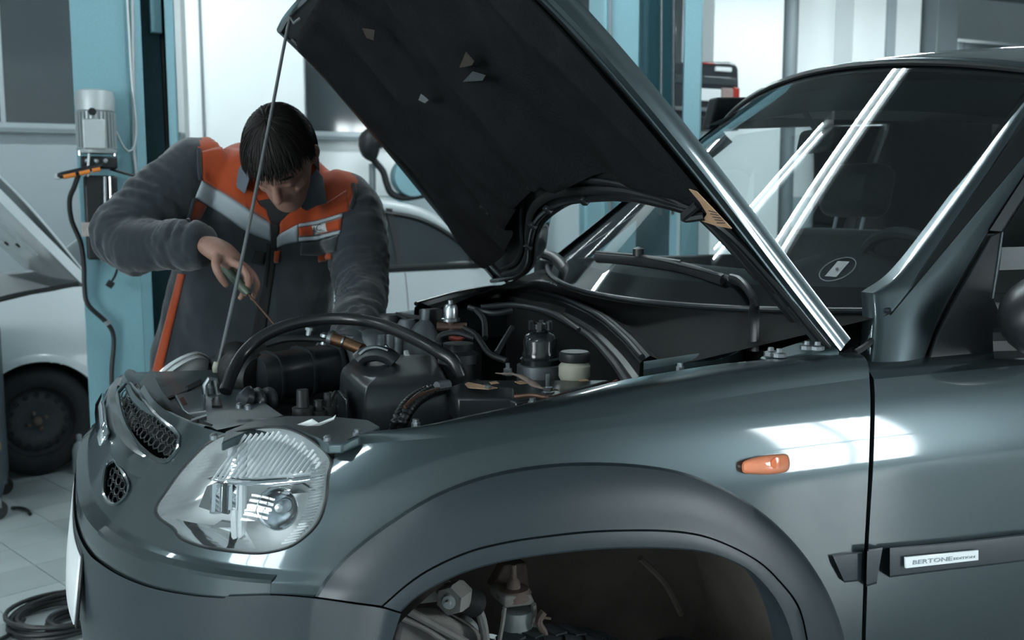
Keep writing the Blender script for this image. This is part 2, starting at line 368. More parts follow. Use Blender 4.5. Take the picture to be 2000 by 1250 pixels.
# ---- front fender
HL_R = [(535, 1082), (580, 1062), (620, 1022), (638, 975), (645, 930), (652, 897)]
CREASE = [(652, 897), (690, 872), (760, 863), (912, 850), (1100, 826), (1298, 797), (1480, 767), (1698, 738)]
E0 = [(615, 1165), (640, 1125), (690, 1073), (760, 1020), (850, 965), (950, 928), (1060, 908), (1170, 903), (1270, 910), (1350, 927), (1430, 962), (1500, 1010), (1560, 1070), (1605, 1135), (1635, 1200), (1652, 1260), (1664, 1330), (1668, 1460)]
E1 = [(745, 1183), (796, 1139), (845, 1107), (915, 1076), (985, 1058), (1055, 1047), (1160, 1036), (1280, 1034), (1360, 1042), (1420, 1062), (1480, 1094), (1520, 1130), (1560, 1182), (1578, 1250), (1590, 1340), (1592, 1460)]
E2 = [(783, 1195), (824, 1160), (901, 1121), (985, 1097), (1090, 1081), (1195, 1072), (1300, 1072), (1380, 1080), (1440, 1102), (1480, 1130), (1520, 1182), (1546, 1250), (1558, 1340), (1560, 1460)]
GAP = [(1698, 738), (1700, 790), (1697, 900), (1692, 1000), (1688, 1072), (1686, 1150), (1683, 1250), (1680, 1460)]
nA = 40
up1 = cr(HL_R, 26); up2 = cr(CREASE, 90)[1:]; up3 = cr(GAP, 46)[1:]
lo1 = np.vstack([cr([(528, 1160), (570, 1162), (613, 1166)], 26)]); e0 = cr(E0, 135)[1:]
UP = np.vstack([up1, up2, up3]); k = len(UP) - 26
lo = np.vstack([lo1, cr(E0, k + 1)[1:]])
# blend so that rulings run sensibly: upper curve index vs lower curve index share the arc fraction
rows = [body(UP * (1 - s) + lo * s, .0) for s in np.linspace(0, 1, 34)]
fender = MB().loft(rows).build('front_fender', 'paint', car, sharp=50, solid=.0)
# rolled top edge of the fender, up to the hood gap
TOPE = [(652, 893), (672, 868), (716, 850), (800, 839), (915, 811), (1043, 784), (1195, 747), (1298, 728), (1400, 712), (1500, 702), (1600, 691), (1668, 688)]
cA = body(cr(CREASE, 110)); tp = cr(TOPE, 110)
cB = np.array([ly(u, v, y) for (u, v), y in zip(tp, np.interp(np.linspace(0, 1, 110), [0, .12, .3, 1], [-.735, -.735, -.742, -.742]))])
mid = [cA * (1 - s) + cB * s + np.array([0, -.010, .012]) * math.sin(math.pi * s) * (1) for s in np.linspace(0, 1, 9)]
MB().loft(mid).build('fender_top_edge', 'paint', car, sharp=60)
inner = [cB, cB + np.array([0, .004, -.012]), cB + np.array([0, .022, -.014]), cB + np.array([0, .028, -.05]), cB + np.array([0, .03, -.16])]
MB().loft(inner).build('fender_inner_flange', 'paint', car, sharp=30)

# ---- wheel-arch flare
n = 120
c0, c1, c2 = cr(E0, n), cr(E1, n), cr(E2, n); rows = []
for s, o in ((0, .001), (.015, .012), (.05, .022), (.25, .030), (.5, .036), (.75, .040), (.95, .042), (1, .043)):
    rows.append(body(c0 * (1 - s) + c1 * s, o))
rows.append(body(c1 + (c2 - c1) * .02, .034))
for s, o in ((.07, .036), (.12, .043), (.5, .046), (.92, .046), (1, .042)):
    rows.append(body(c1 * (1 - s) + c2 * s, o))
last = rows[-1]; ctr = np.array([.70, -.8, .36])
for d in (.02, .07): rows.append(last + np.array([0, d, 0]) + (last - ctr) * np.array([.03, 0, .03]))
MB().loft(rows).build('wheel_arch_flare', 'plastic_grey', car, sharp=40)

# ---- bumper: painted upper shell and plastic lower part
SEAM = [(152, 1015), (160, 1050), (185, 1085), (230, 1115), (290, 1140), (360, 1155), (440, 1162), (528, 1160)]
HL = [(302, 1000), (330, 950), (365, 905), (410, 862), (460, 842), (520, 833), (570, 838), (615, 862), (648, 896), (642, 930), (638, 975), (620, 1024), (577, 1063), (530, 1079), (480, 1081), (400, 1070), (352, 1052), (338, 1033)]
hl = cr(HL, 90, closed=True); HP = body(hl)
HT = np.stack([theta(HP), HP[:, 2]], 1)
def inpoly(q, poly):
    x, y = q[..., 0], q[..., 1]; ins = np.zeros(x.shape, bool); m = len(poly)
    for i in range(m):
        x0, y0 = poly[i]; x1, y1 = poly[(i + 1) % m]
        c = ((y0 > y) != (y1 > y)) & (x < (x1 - x0) * (y - y0) / (y1 - y0 + 1e-12) + x0); ins ^= c
    return ins
th_s = theta(body(np.array([(528., 1160.)])))[0]
GR_UP = np.array([(-34, .905), (-38, .885), (-30, .80), (-22, .785), (22, .785), (30, .80), (38, .885), (34, .905)], float)   # grille opening (plan angle, height)
GR_LO = np.array([(-27, .775), (-33, .725), (-24, .665), (24, .665), (33, .725), (27, .775)], float)
def panel(name, zs, ths, matn, holes, off=0., keep=None):
    T, Z = np.meshgrid(ths, zs); P = skin(T, Z, off); m, n = T.shape; f = []
    Tc = (T[:-1, :-1] + T[1:, 1:]) / 2; Zc = (Z[:-1, :-1] + Z[1:, 1:]) / 2
    cut = np.zeros(Tc.shape, bool)
    for hpoly, sym in holes:
        cut |= inpoly(np.stack([Tc, Zc], -1), hpoly)
        if sym: cut |= inpoly(np.stack([-Tc, Zc], -1), hpoly)
    for i in range(m - 1):
        for j in range(n - 1):
            if not cut[i, j]: a = i * n + j; f.append((a, a + 1, a + n + 1, a + n))
    return MB().add(P.reshape(-1, 3), f).build(name, matn, car, sharp=28)
UPG = np.array([(-8, .905), (-25, .897), (-27.5, .868), (-24, .858), (-10, .864), (0, .866), (3, .868), (3, .885), (-2, .902)], float)
LOG = np.array([(-11, .818), (-19, .812), (-21, .795), (-18.5, .772), (-13, .772), (-9, .80)], float)
th_n = np.arange(-th_s - .001, th_s, .4) if th_s > 0 else np.arange(th_s, -th_s + .001, .4)
shell = panel('bumper_shell', np.linspace(.692, .915, 110), th_n, 'paint', [(HT, True), (UPG, False), (LOG, True), (np.array([(-2, .94), (-2, .906), (3, .885), (5, .84), (10, .80), (60, .74), (60, .94)]), False)])
# black mesh behind the grille openings
def grille(name, poly, sgn, sym):
    m = MB(); lo, hi = poly.min(0), poly.max(0); step = 2.0; zr = .0125; r = 0
    z = lo[1]
    while z < hi[1]:
        t = lo[0] + (step / 2 if r % 2 else 0)
        while t < hi[0]:
            if inpoly(np.array([[t, z]]), poly)[0]:
                for _ in (1,):
                    a = np.linspace(0, 2 * math.pi, 6, endpoint=False) + math.pi / 6
                    ring = skin(sgn * (t + 1.0 * np.cos(a)), z + .0066 * np.sin(a), -.006); m.tube(ring, .0013, 5, closed=True)
            t += step
        z += zr; r += 1
    g = m.build(name, 'plastic_black', car)
    b = MB()
    for _ in (1,):
        T, Z = np.meshgrid(sgn * np.linspace(lo[0] - 1, hi[0] + 1, 24), np.linspace(lo[1] - .006, hi[1] + .006, 8)); P = skin(T, Z, -.03); b.loft(list(P))
    b.build('grille_backing', 'black_paint', g)
    e = MB()
    for _ in (1,):
        q = cr(poly, 60, closed=True); e.tube(skin(sgn * q[:, 0], q[:, 1], .001), .0035, 6, closed=True)
    e.build('grille_frame', 'paint', g)
    return g
grille('upper_grille', UPG, 1, False); grille('lower_grille', LOG, 1, True); grille('lower_grille', LOG, -1, True)
# raised bar across the nose with its small emblem cross
bar = MB(); T = np.linspace(-23, 23, 60)
bar.loft([skin(T, z, o * (1 - (np.abs(T) / 23) ** 8) - .002) for z, o in ((.858, .0), (.854, .012), (.84, .016), (.826, .012), (.822, .0))]); bar.build('grille_bar', 'paint', car, sharp=30)
bt = MB(); bt.loft([skin(np.array([-6.5, -2.3, -2.3, 2.3, 2.3, 6.5]), zz, .022) for zz in (.852, .828)]); bt.build('grille_emblem', 'chrome', car, solid=.006)
# creases on the bumper below the headlight
for sg in (-1, 1):
    rb = MB(); T = np.linspace(20, th_s if th_s > 0 else -th_s, 40) * sg
    rb.loft([skin(T, z, o) for z, o in ((.733, .001), (.739, .004), (.745, .001))]); rb.build('bumper_ridge', 'paint', car)
# lower plastic bumper running into the arch
sm_ = body(cr(SEAM[2:] + [(613, 1167), (745, 1185), (783, 1197)], 40)); smt, smz = theta(sm_), sm_[:, 2]
seamz = lambda t: np.interp(t, smt[np.argsort(smt)], smz[np.argsort(smt)])
zs = np.linspace(0, 1, 40); tA = theta(body(np.array([(470., 1163.)])))[0]; tt_ = np.linspace(tA, 72, 130)
sz = seamz(np.where(tt_ > 20, -20, tt_)) - .003
rows = [skin(tt_, .26 + (sz - .26) * k, .004) for k in zs]
cpx = cr([(440, 1165), (528, 1163), (613, 1169), (690, 1180), (745, 1188), (783, 1199)], 60); bpx = cr([(448, 1640), (528, 1640), (600, 1640), (640, 1640), (668, 1640), (690, 1640)], 60)
ofs = np.interp(np.linspace(0, 1, 60), [0, .3, .5, .75, .92, 1], [.004, .004, .006, .026, .043, .043])
rw2 = []
for k in np.linspace(0, 1, 30):
    bend = np.stack([np.linspace(0, 1, 60) ** 3 * -14 * math.sin(math.pi * min(1, k * 1.2)), np.zeros(60)], 1); rw2.append(body(cpx * (1 - k) + bpx * k + bend, ofs))
lowb = MB().loft(rows).loft(rw2).build('lower_bumper', 'plastic_grey', car, sharp=40)
ee = np.array([r[-1] for r in rw2]); MB().loft([ee, ee + np.array([.006, .03, 0]), ee + np.array([.012, .08, 0])]).build('bumper_return', 'plastic_grey', car)
tg_ = np.linspace(-68, 50, 140); MB().tube(skin(tg_, seamz(np.where(tg_ > 20, -20, tg_)), -.004), .0045, 6).build('bumper_gap', 'black_paint', car)
tp2 = np.linspace(-13, 13, 24)
MB().loft([skin(tp2, .665 - .115 * k, .007 + .016 * k) for k in (0, .5, 1)]).build('licence_plate', 'plate_white', car, solid=.003)
MB().loft([skin(np.linspace(-13.6, 13.6, 24), .670 - .125 * k, .004 + .016 * k) for k in (0, .5, 1)]).build('plate_frame', 'plastic_black', car, solid=.004)

# ---- headlights
def headlight(side):
    F = lambda P: np.asarray(P) * np.array([1, side, 1])
    ctr = hl.mean(0)
    ring = lambda s, off: F(body(ctr + (hl - ctr) * s, off))
    h = MB(); h.loft([ring(1.0, -.012), ring(1.015, .0), ring(.99, .003), ring(.97, -.01), ring(.965, -.03)], cu=True)
    hd = h.build('headlight', 'plastic_black' if side > 0 else 'reflector', car)  # far housing coloured bright in place of its lens reflection
    lens = MB(); S = np.linspace(.985, .001, 16); lens.loft([ring(s, .002 + .020 * (1 - s ** 2.2)) for s in S], cu=True); lens.build('lens', 'lens', hd, sharp=80)
    rf = MB(); S = np.linspace(.97, .001, 20); rf.loft([ring(s, -.004 - .075 * (1 - s ** 3)) for s in S], cu=True); rf.build('reflector', 'reflector', hd, sharp=80)
    if side > 0:
        def pt(u, v, off): return body(np.array([[u, v]], float), off)[0]
        # two bowls, the upright clear holder and the ribbed upper glass
        for (u, v, r, dep) in ((560, 985, .030, -.05),):
            c = Vector(pt(u, v, dep)); ax = (Vector(pt(u, v, .02)) - c).normalized(); ax = (Vector((-.45, -.85, .15))).normalized()
            MB().lathe([(r * k, .045 * k ** 2) for k in np.linspace(.12, 1, 9)] + [(r * 1.04, .046)], c, ax, 28, cap=False).build('beam_bowl', 'chrome', hd, sharp=60)
            MB().lathe([(.004, 0), (.010, .006), (.010, .03), (.006, .038), (0, .04)], c, ax, 14).build('bulb', 'steel', hd)
        for u0, u1, wdt in ((452, 462, .007), (476, 472, .006)):
            P = [pt(u0 + (u1 - u0) * s, 850 + 205 * s, -.022 - .012 * math.sin(3 * s)) for s in np.linspace(0, 1, 14)]
            MB().tube(P, wdt, 8).build('light_guide', 'lens_rib', hd)
        P = [pt(u, v, -.012) for u, v in cr([(405, 935), (470, 946), (540, 944), (600, 938), (628, 930)], 20)]
        MB().loft([np.array(P), np.array(P) + np.array([.03, .05, .002])]).build('shade_plate', 'chrome', hd, solid=.003)
        for q_ in ([(388, 990), (404, 950), (440, 936), (452, 940), (446, 1005), (418, 1000)], [(395, 1040), (430, 1018), (455, 1022), (452, 1052), (430, 1058)], [(520, 955), (590, 945), (615, 960), (560, 966)]):
            MB().prism([pt(a_, b_, -.028) for a_, b_ in q_], (.004, .006, 0)).build('painted_shade', 'shade_grey', hd)  # dark pieces paint the shading inside the lamp
        for a_ in (-.012, .012): MB().tube([pt(440, 945, -.02) + np.array([a_, 0, 0]), pt(438, 1000, -.02) + np.array([a_, 0, 0])], .009, 10).build('bulb_shield', 'chrome', hd)
        m = MB()
        for i in range(20):
            a = np.array([415 + i * 11, 938 - 1.0 * i]); b = a + np.array([72, -98])
            q = [a + (b - a) * s for s in np.linspace(0, 1, 12)]
            q = [p for p in q if inpoly(np.array([p]), np.array(ctr + (hl - ctr) * .93))[0]]
            if len(q) > 2: m.tube([pt(p[0], p[1], .004 + .004 * 1) for p in q], .0022, 6)
        m.build('lens_ribs', 'lens_rib', hd)
        m = MB()
        for i in range(26):
            s = i / 25; v = 900 + 155 * s; e = np.interp(v, [860, 900, 930, 975, 1024, 1063], [612, 640, 636, 631, 610, 572])
            m.tube([pt(e - 2, v, .003), pt(e - 18, v + 4, .007), pt(e - 30, v + 6, .009)], .0016, 5)
        m.build('edge_ribs', 'lens_rib', hd)
        P = [pt(u, v, -.03) for u, v in cr([(305, 1000), (350, 1015), (410, 1025), (470, 1020)], 20)]
        Q = [pt(u, v, -.005) for u, v in cr([(345, 1040), (390, 1062), (440, 1070), (500, 1072)], 20)]
        MB().loft([np.array(P), (np.array(P) + np.array(Q)) / 2 + np.array([.0, .01, 0]), np.array(Q)]).build('lower_reflector', 'chrome', hd)
    return hd
mat('lens_rib', (.85, .90, .92), .12, 0, coat=.6, trans=.35, var=.02); mat('shade_grey', (.10, .115, .12), .4, .3, var=.2)
mat('reflector', (.93, .96, .97), .2, .2, var=.05, scale=30, bump=.2, bscale=14)
headlight(1); fh = headlight(-1); fh.location = (.0, 0, -.07)

# ---- door
DL = [(1707, 741), (1709, 790), (1706, 900), (1700, 1000), (1696, 1072), (1694, 1150), (1691, 1250), (1688, 1460)]
dl = cr(DL, 60); rows = []
for k in np.linspace(0, 1, 40):
    R_ = np.stack([np.full(60, 2750.), np.interp(np.linspace(0, 1, 60), [0, 1], [640, 1400])], 1); rows.append(body(dl * (1 - k ** 1.3) + R_ * k ** 1.3))
door = MB().loft(rows).build('front_door', 'paint', car, sharp=50)
de = rows[0]; MB().loft([de, de + np.array([.003, .006, 0]), de + np.array([.003, .03, 0])]).build('door_edge', 'paint', door)
gp = (body(cr(GAP, 60)) + de) / 2
MB().loft([gp + np.array([-.016, .014, 0]), gp + np.array([.016, .014, 0])]).build('door_gap_seal', 'black_paint', car)
# door shoulder above the belt crease
sh = [(1707, 741), (1706, 733), (1706, 727)]
b0 = body(np.stack([np.linspace(1707, 2750, 60), 741 + (np.linspace(0, 1, 60)) * -100], 1))
rows = [b0, b0 + np.array([0, .012, .012]), b0 + np.array([0, .035, .020]), b0 + np.array([0, .06, .022])]
MB().loft(rows).build('door_shoulder', 'paint', door, sharp=60)
# side moulding with the badge, on fender and door
def strip(T, B_, name, par, off=.016, nu=40, rr=.003):
    a, b = cr(T, nu), cr(B_, nu); rows = [body(a, 0.), body(a + (b - a) * .06, off), body(a + (b - a) * .4, off + .002), body(a + (b - a) * .94, off), body(b, 0.)]
    m = MB().loft(rows)
    for i in (0, -1): m.loft([[r[i] for r in rows], [rows[0][i], rows[0][i], (rows[0][i] + rows[4][i]) / 2, rows[4][i], rows[4][i]]])
    return m.build(name, 'plastic_grey', par, sharp=35)
strip([(1626, 1085), (1655, 1080), (1684, 1077)], [(1650, 1138), (1668, 1136), (1682, 1134)], 'fender_moulding', car, .007)
strip([(1694, 1073), (1724, 1069)], [(1692, 1146), (1712, 1140)], 'moulding_end', door, .018, 12)
mo = strip([(1738, 1070), (1850, 1060), (2000, 1043), (2500, 985)], [(1738, 1128), (1850, 1114), (2000, 1096), (2500, 1030)], 'side_moulding', door, .016, 70)
mat('badge_silver', (.80, .84, .85), .25, .2, var=.02)
cs = body(np.array([(1765, 1087), (1908, 1073), (1908, 1093), (1766, 1109)], float), .021)
MB().prism(cs, (0, -.004, 0)).build('badge', 'badge_silver', mo, bevel=.001)
def text(s, size, mat_, par, o, ex, ey, name='lettering', depth=.0006, sx=1.0, fit=None):
    """raised lettering: origin o (lower left), text direction ex, up ey"""
    cu = bpy.data.curves.new(name, 'FONT'); cu.body = s; cu.size = size; cu.extrude = depth; cu.resolution_u = 2
    t = bpy.data.objects.new(name, cu); COL.objects.link(t)
    bpy.context.view_layer.update(); dg = bpy.context.evaluated_depsgraph_get(); me = bpy.data.meshes.new_from_object(t.evaluated_get(dg)); bpy.data.objects.remove(t)
    if fit: sx = fit / max(v.co.x for v in me.vertices)
    ex = Vector(ex).normalized(); ey = Vector(ey); ey = (ey - ex * ey.dot(ex)).normalized(); ez = ex.cross(ey)
    M = Matrix(((ex.x * sx, ey.x, ez.x, o[0]), (ex.y * sx, ey.y, ez.y, o[1]), (ex.z * sx, ey.z, ez.z, o[2]), (0, 0, 0, 1)))
    me.transform(M); me.materials.clear(); me.materials.append(MATS[mat_]); ob = bpy.data.objects.new(name, me); COL.objects.link(ob); ob.parent = par; return ob
b = np.array(cs) + np.array([0, -.0045, 0]); ex = b[1] - b[0]; ey = b[0] - b[3]
w_ = np.linalg.norm(ex); h_ = np.linalg.norm(ey)
def bp(s, t): return b[3] + (b[2] - b[3]) * s + (b[0] - b[3]) * t
text('BERTONE', h_ * .52, 'ink_soft', mo, bp(.08, .30), ex, ey, fit=w_ * .54)
text('EDITION', h_ * .30, 'ink_soft', mo, bp(.64, .30), ex, ey, fit=w_ * .30)

# ---- side turn signal
ts = [(1450, 915), (1452, 903), (1465, 896), (1490, 890), (1520, 887), (1536, 888), (1541, 900), (1540, 915), (1530, 923), (1500, 927), (1470, 926), (1454, 924)]
q = cr(ts, 40, closed=True); ctr = q.mean(0)
sg = MB().loft([body(ctr + (q - ctr) * s, o) for s, o in ((1.03, 0), (1.02, .003), (.93, .010), (.7, .014), (.35, .016), (.01, .0165))], cu=True).build('side_turn_signal', 'amber_lens', car, sharp=60) if 'amber_lens' in MATS else None
MB().lathe([(.003, 0), (.009, .002), (.009, .004), (.0, .0055)], body(np.array([(1513., 904.)]), .014)[0], (0, -1, .1), 16).build('signal_bulb', 'amber', sg)
# ---- A-pillar, windscreen, roof
PP, PN = (0, -.76, .98), (0, 1, -.30)
def pil(uv, d=0.): uv = np.asarray(uv, float); return onp(uv[..., 0], uv[..., 1], np.array(PP) + np.array([0, d, 0]), PN, LC)
WE = [(1709, 573), (1750, 546), (1782, 513), (1822, 462), (1905, 350), (2000, 215), (2080, 105), (2130, 40)]
DE = [(1808, 712), (1820, 672), (1833, 638), (1862, 580), (1934, 454), (1998, 357), (2080, 235), (2160, 120)]
we, de_ = cr(WE, 60), cr(DE, 60)
L0 = cr([(1709, 573), (1711, 600), (1711, 640), (1707, 690), (1703, 726)], 24)
lf = np.vstack([L0[::-1][:-1], we]); rt_ = cr([(1806, 713), (1810, 700)] + DE[1:], len(lf)); kf = np.linspace(0, 1, len(lf))
def prow(s, d): return pil(lf * (1 - s) + rt_ * s, 0) + np.array([0, 1., 0]) * np.asarray(d)
rows = [prow(0, .035), prow(0, .010), prow(.02, .003)] + [prow(s, .002 - .010 * math.sin(math.pi * s)) for s in np.linspace(.06, .95, 14)] + [prow(.98, .003), prow(1, .02)]
pl = MB().loft(rows).build('windscreen_pillar', 'paint', car, sharp=45)
MB().tube(pil(L0, .012), .004, 6).build('pillar_seal', 'rubber', car)
def glass(s, t, off=0.):
    s = np.asarray(s, float); t = np.asarray(t, float)
    y = s * (.715 - .085 * t) - .022 - .008 * t; x = 1.36 + (1.90 - 1.36) * t - (.17 - .05 * t) * (1 - s * s); z = 1.09 + .42 * t + (-.025 + .112 * t) * (1 - s * s) + off
    return np.stack([x + 0 * z, y + 0 * z, z + 0 * x], -1)
SS = np.linspace(-1, 1, 50)
ws = MB().loft([glass(SS, t) for t in np.linspace(-.06, 1, 26)]).build('windscreen', 'glass', car, sharp=80)
fr = MB()
for s0, s1 in ((-1, -.935), (.95, 1)): fr.loft([glass(np.linspace(s0, s1, 4), t, -.003) for t in np.linspace(0, 1, 20)])
fr.loft([glass(SS, t, -.003) for t in (-.06, 0., .05)]); fr.loft([glass(SS, t, -.003) for t in (.975, 1.0)])
fr.build('windscreen_border', 'plastic_black', ws)
MB().tube(glass(SS, 1.0, .004), .007, 8).build('windscreen_seal', 'rubber', ws)
# far pillar and roof skin
tt = np.linspace(0, 1, 24)
far = [np.stack([glass(1, t) + np.array(o) for t in tt]) for o in ((-.01, .002, .006), (.0, .018, .008), (.03, .05, -.005), (.06, .06, -.03), (.07, .04, -.05))]
MB().loft(far).build('windscreen_pillar', 'paint', car, sharp=50)
def roof(s, t):
    e = glass(s, 1.0); y0 = e[..., 1] + .05 * np.sign(s) * np.abs(s) ** 4 * np.minimum(1, t * 6)
    return np.stack([e[..., 0] + (3.7 - e[..., 0]) * t, y0, e[..., 2] + .008 + (1.655 - .075 * np.abs(s) ** 3 - e[..., 2]) * (1 - np.exp(-t * 7)) - .10 * np.maximum(0, t - .8) * 2], -1)
MB().loft([roof(SS, t) for t in np.concatenate([np.linspace(0, .2, 14), np.linspace(.25, 1, 12)])]).build('roof', 'paint', car, sharp=80, solid=.012)
for sg in (-1, 1):
    e = [roof(sg * .86, t) + np.array([0, 0, .035 * min(1, 8 * (t - .03), 8 * (.97 - t))]) for t in np.linspace(.03, .97, 30)]
    MB().tube(e, .013, 8).build('roof_rail', 'plastic_black', car)
# door-window frame, mirror and the black sail piece
sp = [(1808, 712), (1830, 652), (1860, 592), (1932, 462), (1957, 452), (1950, 520), (1938, 586), (1960, 640), (1975, 700), (1900, 706)]
MB().add(pil(np.array(sp), .006), [tuple(range(len(sp)))]).build('mirror_sail', 'plastic_black', door, solid=.01, bevel=.002)
MB().tube(pil(np.array([(1957, 455), (1948, 520), (1938, 584)]), .0), .0028, 6).build('window_trim', 'steel', door)
fa, fb = cr([(1930, 450), (1998, 345), (2090, 210), (2190, 80)], 20), cr([(1958, 452), (2010, 372), (2110, 230), (2210, 100)], 20)
MB().loft([pil(fa, .01), pil(fa * .9 + fb * .1, -.004), pil(fa * .1 + fb * .9, -.004), pil(fb, .012), pil(fb, .05)]).build('window_frame', 'plastic_sheen', door)
mr = MB(); c = Vector(pil(np.array([1985., 612.]), -.10))
mr.sphere(c + Vector((.075, -.02, -.005)), .13, (.95, .62, .62), 24, 14, (0, 0, math.radians(8))); mr.build('door_mirror', 'plastic_black', door)
MB().tube([c + Vector((.02, .06, -.065)), c + Vector((.05, .02, -.06)), c + Vector((.08, -.02, -.04))], .03, 10).build('mirror_arm', 'plastic_black', door)
# door top inner edge / window glass
wg = [pil(np.array([(1940, 590), (1958, 455), (2100, 240), (2210, 100)], float), .03), pil(np.array([(2700, 640), (2700, 455), (2700, 240), (2700, 100)], float), .03)]
MB().loft(wg).build('side_window', 'glass_dark', door)
# ================================================================== open hood
PH = math.radians(46.5); hd_ = np.array([-math.cos(PH), 0, math.sin(PH)]); hn = np.array([math.sin(PH), 0, math.cos(PH)]); H0 = np.array([1.195, 0, 1.008])
def hpx(pts): P = np.array(pts, float); Q = onp(P[:, 0], P[:, 1], H0, hn, LC); return np.stack([(Q - H0) @ hd_, Q[:, 1]], 1)
def H3(h, y, n=0.): h = np.asarray(h, float); return H0 + h[..., None] * hd_ + np.asarray(y, float)[..., None] * np.array([0, 1., 0]) + np.broadcast_to(np.asarray(n, float), h.shape)[..., None] * hn
near = np.array([(-.005, -.742), (.147, -.738), (.40, -.734), (.62, -.716), (.775, -.685), (.88, -.63), (.955, -.52), (.985, -.40)])
farE = np.array([(.01, .785), (.15, .772), (.29, .75), (.54, .70), (.80, .668), (.90, .68), (.955, .695), (.988, .706)])
rear = np.vstack([[(-.005, -.742), (.06, -.738), (.129, -.734), (.228, -.722), (.281, -.705), (.316, -.665), (.343, -.568), (.358, -.46), (.356, -.314), (.341, -.155), (.295, .018), (.221, .171), (.127, .327), (.06, .50), (.03, .66), (.01, .785)]])
front = np.array([(.985, -.40), (1.0, -.25), (1.008, 0.), (1.006, .3), (1.0, .55), (.988, .706)])
NS, NT = 90, 90
rc = cr(rear, NS); fc = cr(front, NS); na = cr(near, NT); fa_ = cr(farE, NT)
# Coons patch for the hood sheet
S_ = np.linspace(0, 1, NS)[:, None, None]; T_ = np.linspace(0, 1, NT)[None, :, None]
HS = rc[:, None] * (1 - T_) + fc[:, None] * T_ + na[None] * (1 - S_) + fa_[None] * S_ - (rc[0] * (1 - S_) * (1 - T_) + rc[-1] * S_ * (1 - T_) + fc[0] * (1 - S_) * T_ + fc[-1] * S_ * T_)
hh, yy = HS[..., 0], HS[..., 1]
s1 = np.broadcast_to(S_[..., 0], hh.shape); t1 = np.broadcast_to(T_[..., 0], hh.shape)
edge = np.minimum.reduce([s1, 1 - s1, t1, 1 - t1])
inset = np.clip((edge - .05) / .05, 0, 1); inset = inset * inset * (3 - 2 * inset)
hood = MB()
outer = H3(hh, yy, .040 + .030 * np.sin(np.pi * s1) * np.sin(np.pi * np.clip(t1 * .9 + .1, 0, 1)) ** .5)
hood.loft(list(outer)); hood = hood.build('hood', 'paint', car, sharp=60)
# folded rim round the hood
bnd = np.vstack([HS[:, 0], HS[-1, 1:], HS[::-1, -1][1:], HS[0, ::-1][1:-1]]); ob = np.vstack([outer[:, 0], outer[-1, 1:], outer[::-1, -1][1:], outer[0, ::-1][1:-1]])
ctr = np.array([.45, 0.]); out = bnd + (bnd - ctr) / np.linalg.norm(bnd - ctr, axis=1)[:, None] * .010
rowsR = [H3(bnd[:, 0] * .985 + ctr[0] * .015, bnd[:, 1] * .985, .004), H3(bnd[:, 0], bnd[:, 1], .0), H3(out[:, 0], out[:, 1], .006), H3(out[:, 0], out[:, 1], .016), H3(out[:, 0] * .999, out[:, 1] * .998, .022), H3(out[:, 0], out[:, 1], .026), H3(out[:, 0], out[:, 1], .036), ob]
MB().loft(rowsR, cu=True).build('hood_rim', 'paint', hood, sharp=40)
MB().tube(H3(na[:, 0], na[:, 1], -.001), .0028, 6).build('rim_hem', 'paint', hood)
# inner frame and the pleated felt liner
def lump(h, y):
    r = .015 * np.sin(17 * y + 3.2 * h + 1.5 * np.sin(3 * h)) + .011 * np.sin(31 * y - 6 * h + 2.0 * np.sin(5 * y)) + .006 * np.sin(9 * h + 4 * y) + .004 * np.sin(47 * y + 11 * h)
    r = r + .020 * (.5 - np.abs(np.sin(8.5 * y + 2.2 * h + 1.2 * np.sin(4 * h + 1)))) + .012 * (.5 - np.abs(np.sin(13 * y - 4.5 * h + .8)))
    return r
nrm = .006 + (-.002) * inset + inset * (-.012 + lump(hh, yy))
MB().loft(list(H3(hh, yy, .010))).build('inner_panel', 'underhood', hood, sharp=60)
ii = slice(4, -5); jj = slice(8, -6)
MB().loft(list(H3(hh, yy, nrm - .010)[ii, jj])).build('hood_liner', 'felt', hood, sharp=70)
# strengthening ribs of the frame, along the edges and the rear arc
for off, r, k in ((.035, .011, 'frame_rib'), (.075, .007, 'frame_rib')):
    q = rc + (np.array([.75, 0.]) - rc) / np.linalg.norm(np.array([.75, 0.]) - rc, axis=1)[:, None] * off
    MB().tube(H3(q[6:-6, 0], q[6:-6, 1], .0), r, 8, flat=.7).build(k, 'underhood', hood)
for cu, sg in ((na, 1), (fa_, -1)):
    MB().tube(H3(cu[6:-4, 0], cu[6:-4, 1] + .045 * sg, .0), .012, 8, flat=.6).build('frame_rib', 'underhood', hood)
MB().tube(H3(rc[:, 0] + .010, rc[:, 1], -.006), .007, 8).build('hood_seal', 'rubber_gloss', hood)
for i, k in enumerate((34, 44, 52, 60)):
    p = H3(rc[k:k + 1, 0] + .012, rc[k:k + 1, 1], -.012)[0]; MB().box(p, (.012, .02, .02), (0, -PH, 0)).build('seal_clip', 'plastic_black', hood, bevel=.003)
def hpatch(px, name, m, n=-.012, th=-.0015):
    if n < -.02: n -= .022
    q = hpx(px); P = H3(q[:, 0], q[:, 1], n); return MB().prism(P, hn * th).build(name, m, hood)
mat('strip_grey', (.13, .15, .16), .5, 0, var=.1); mat('patch_brown', (.035, .027, .021), .9, var=.3); mat('patch_grey', (.045, .052, .058), .8, var=.3)
hpatch([(892, 377), (908, 374), (942, 430), (928, 434)], 'sticker', 'strip_grey', -.006)
hpatch([(1357, 357), (1372, 362), (1432, 425), (1440, 434), (1412, 429), (1382, 420), (1392, 405), (1378, 382)], 'paper_label', 'label_tan', -.014)
for k in range(5):
    a = hpx([(1396 + 4 * k, 398 + 6 * k), (1412 + 4 * k, 402 + 5 * k)]); MB().tube(H3(a[:, 0], a[:, 1], -.0165), .0007, 4).build('label_print', 'ink', hood)
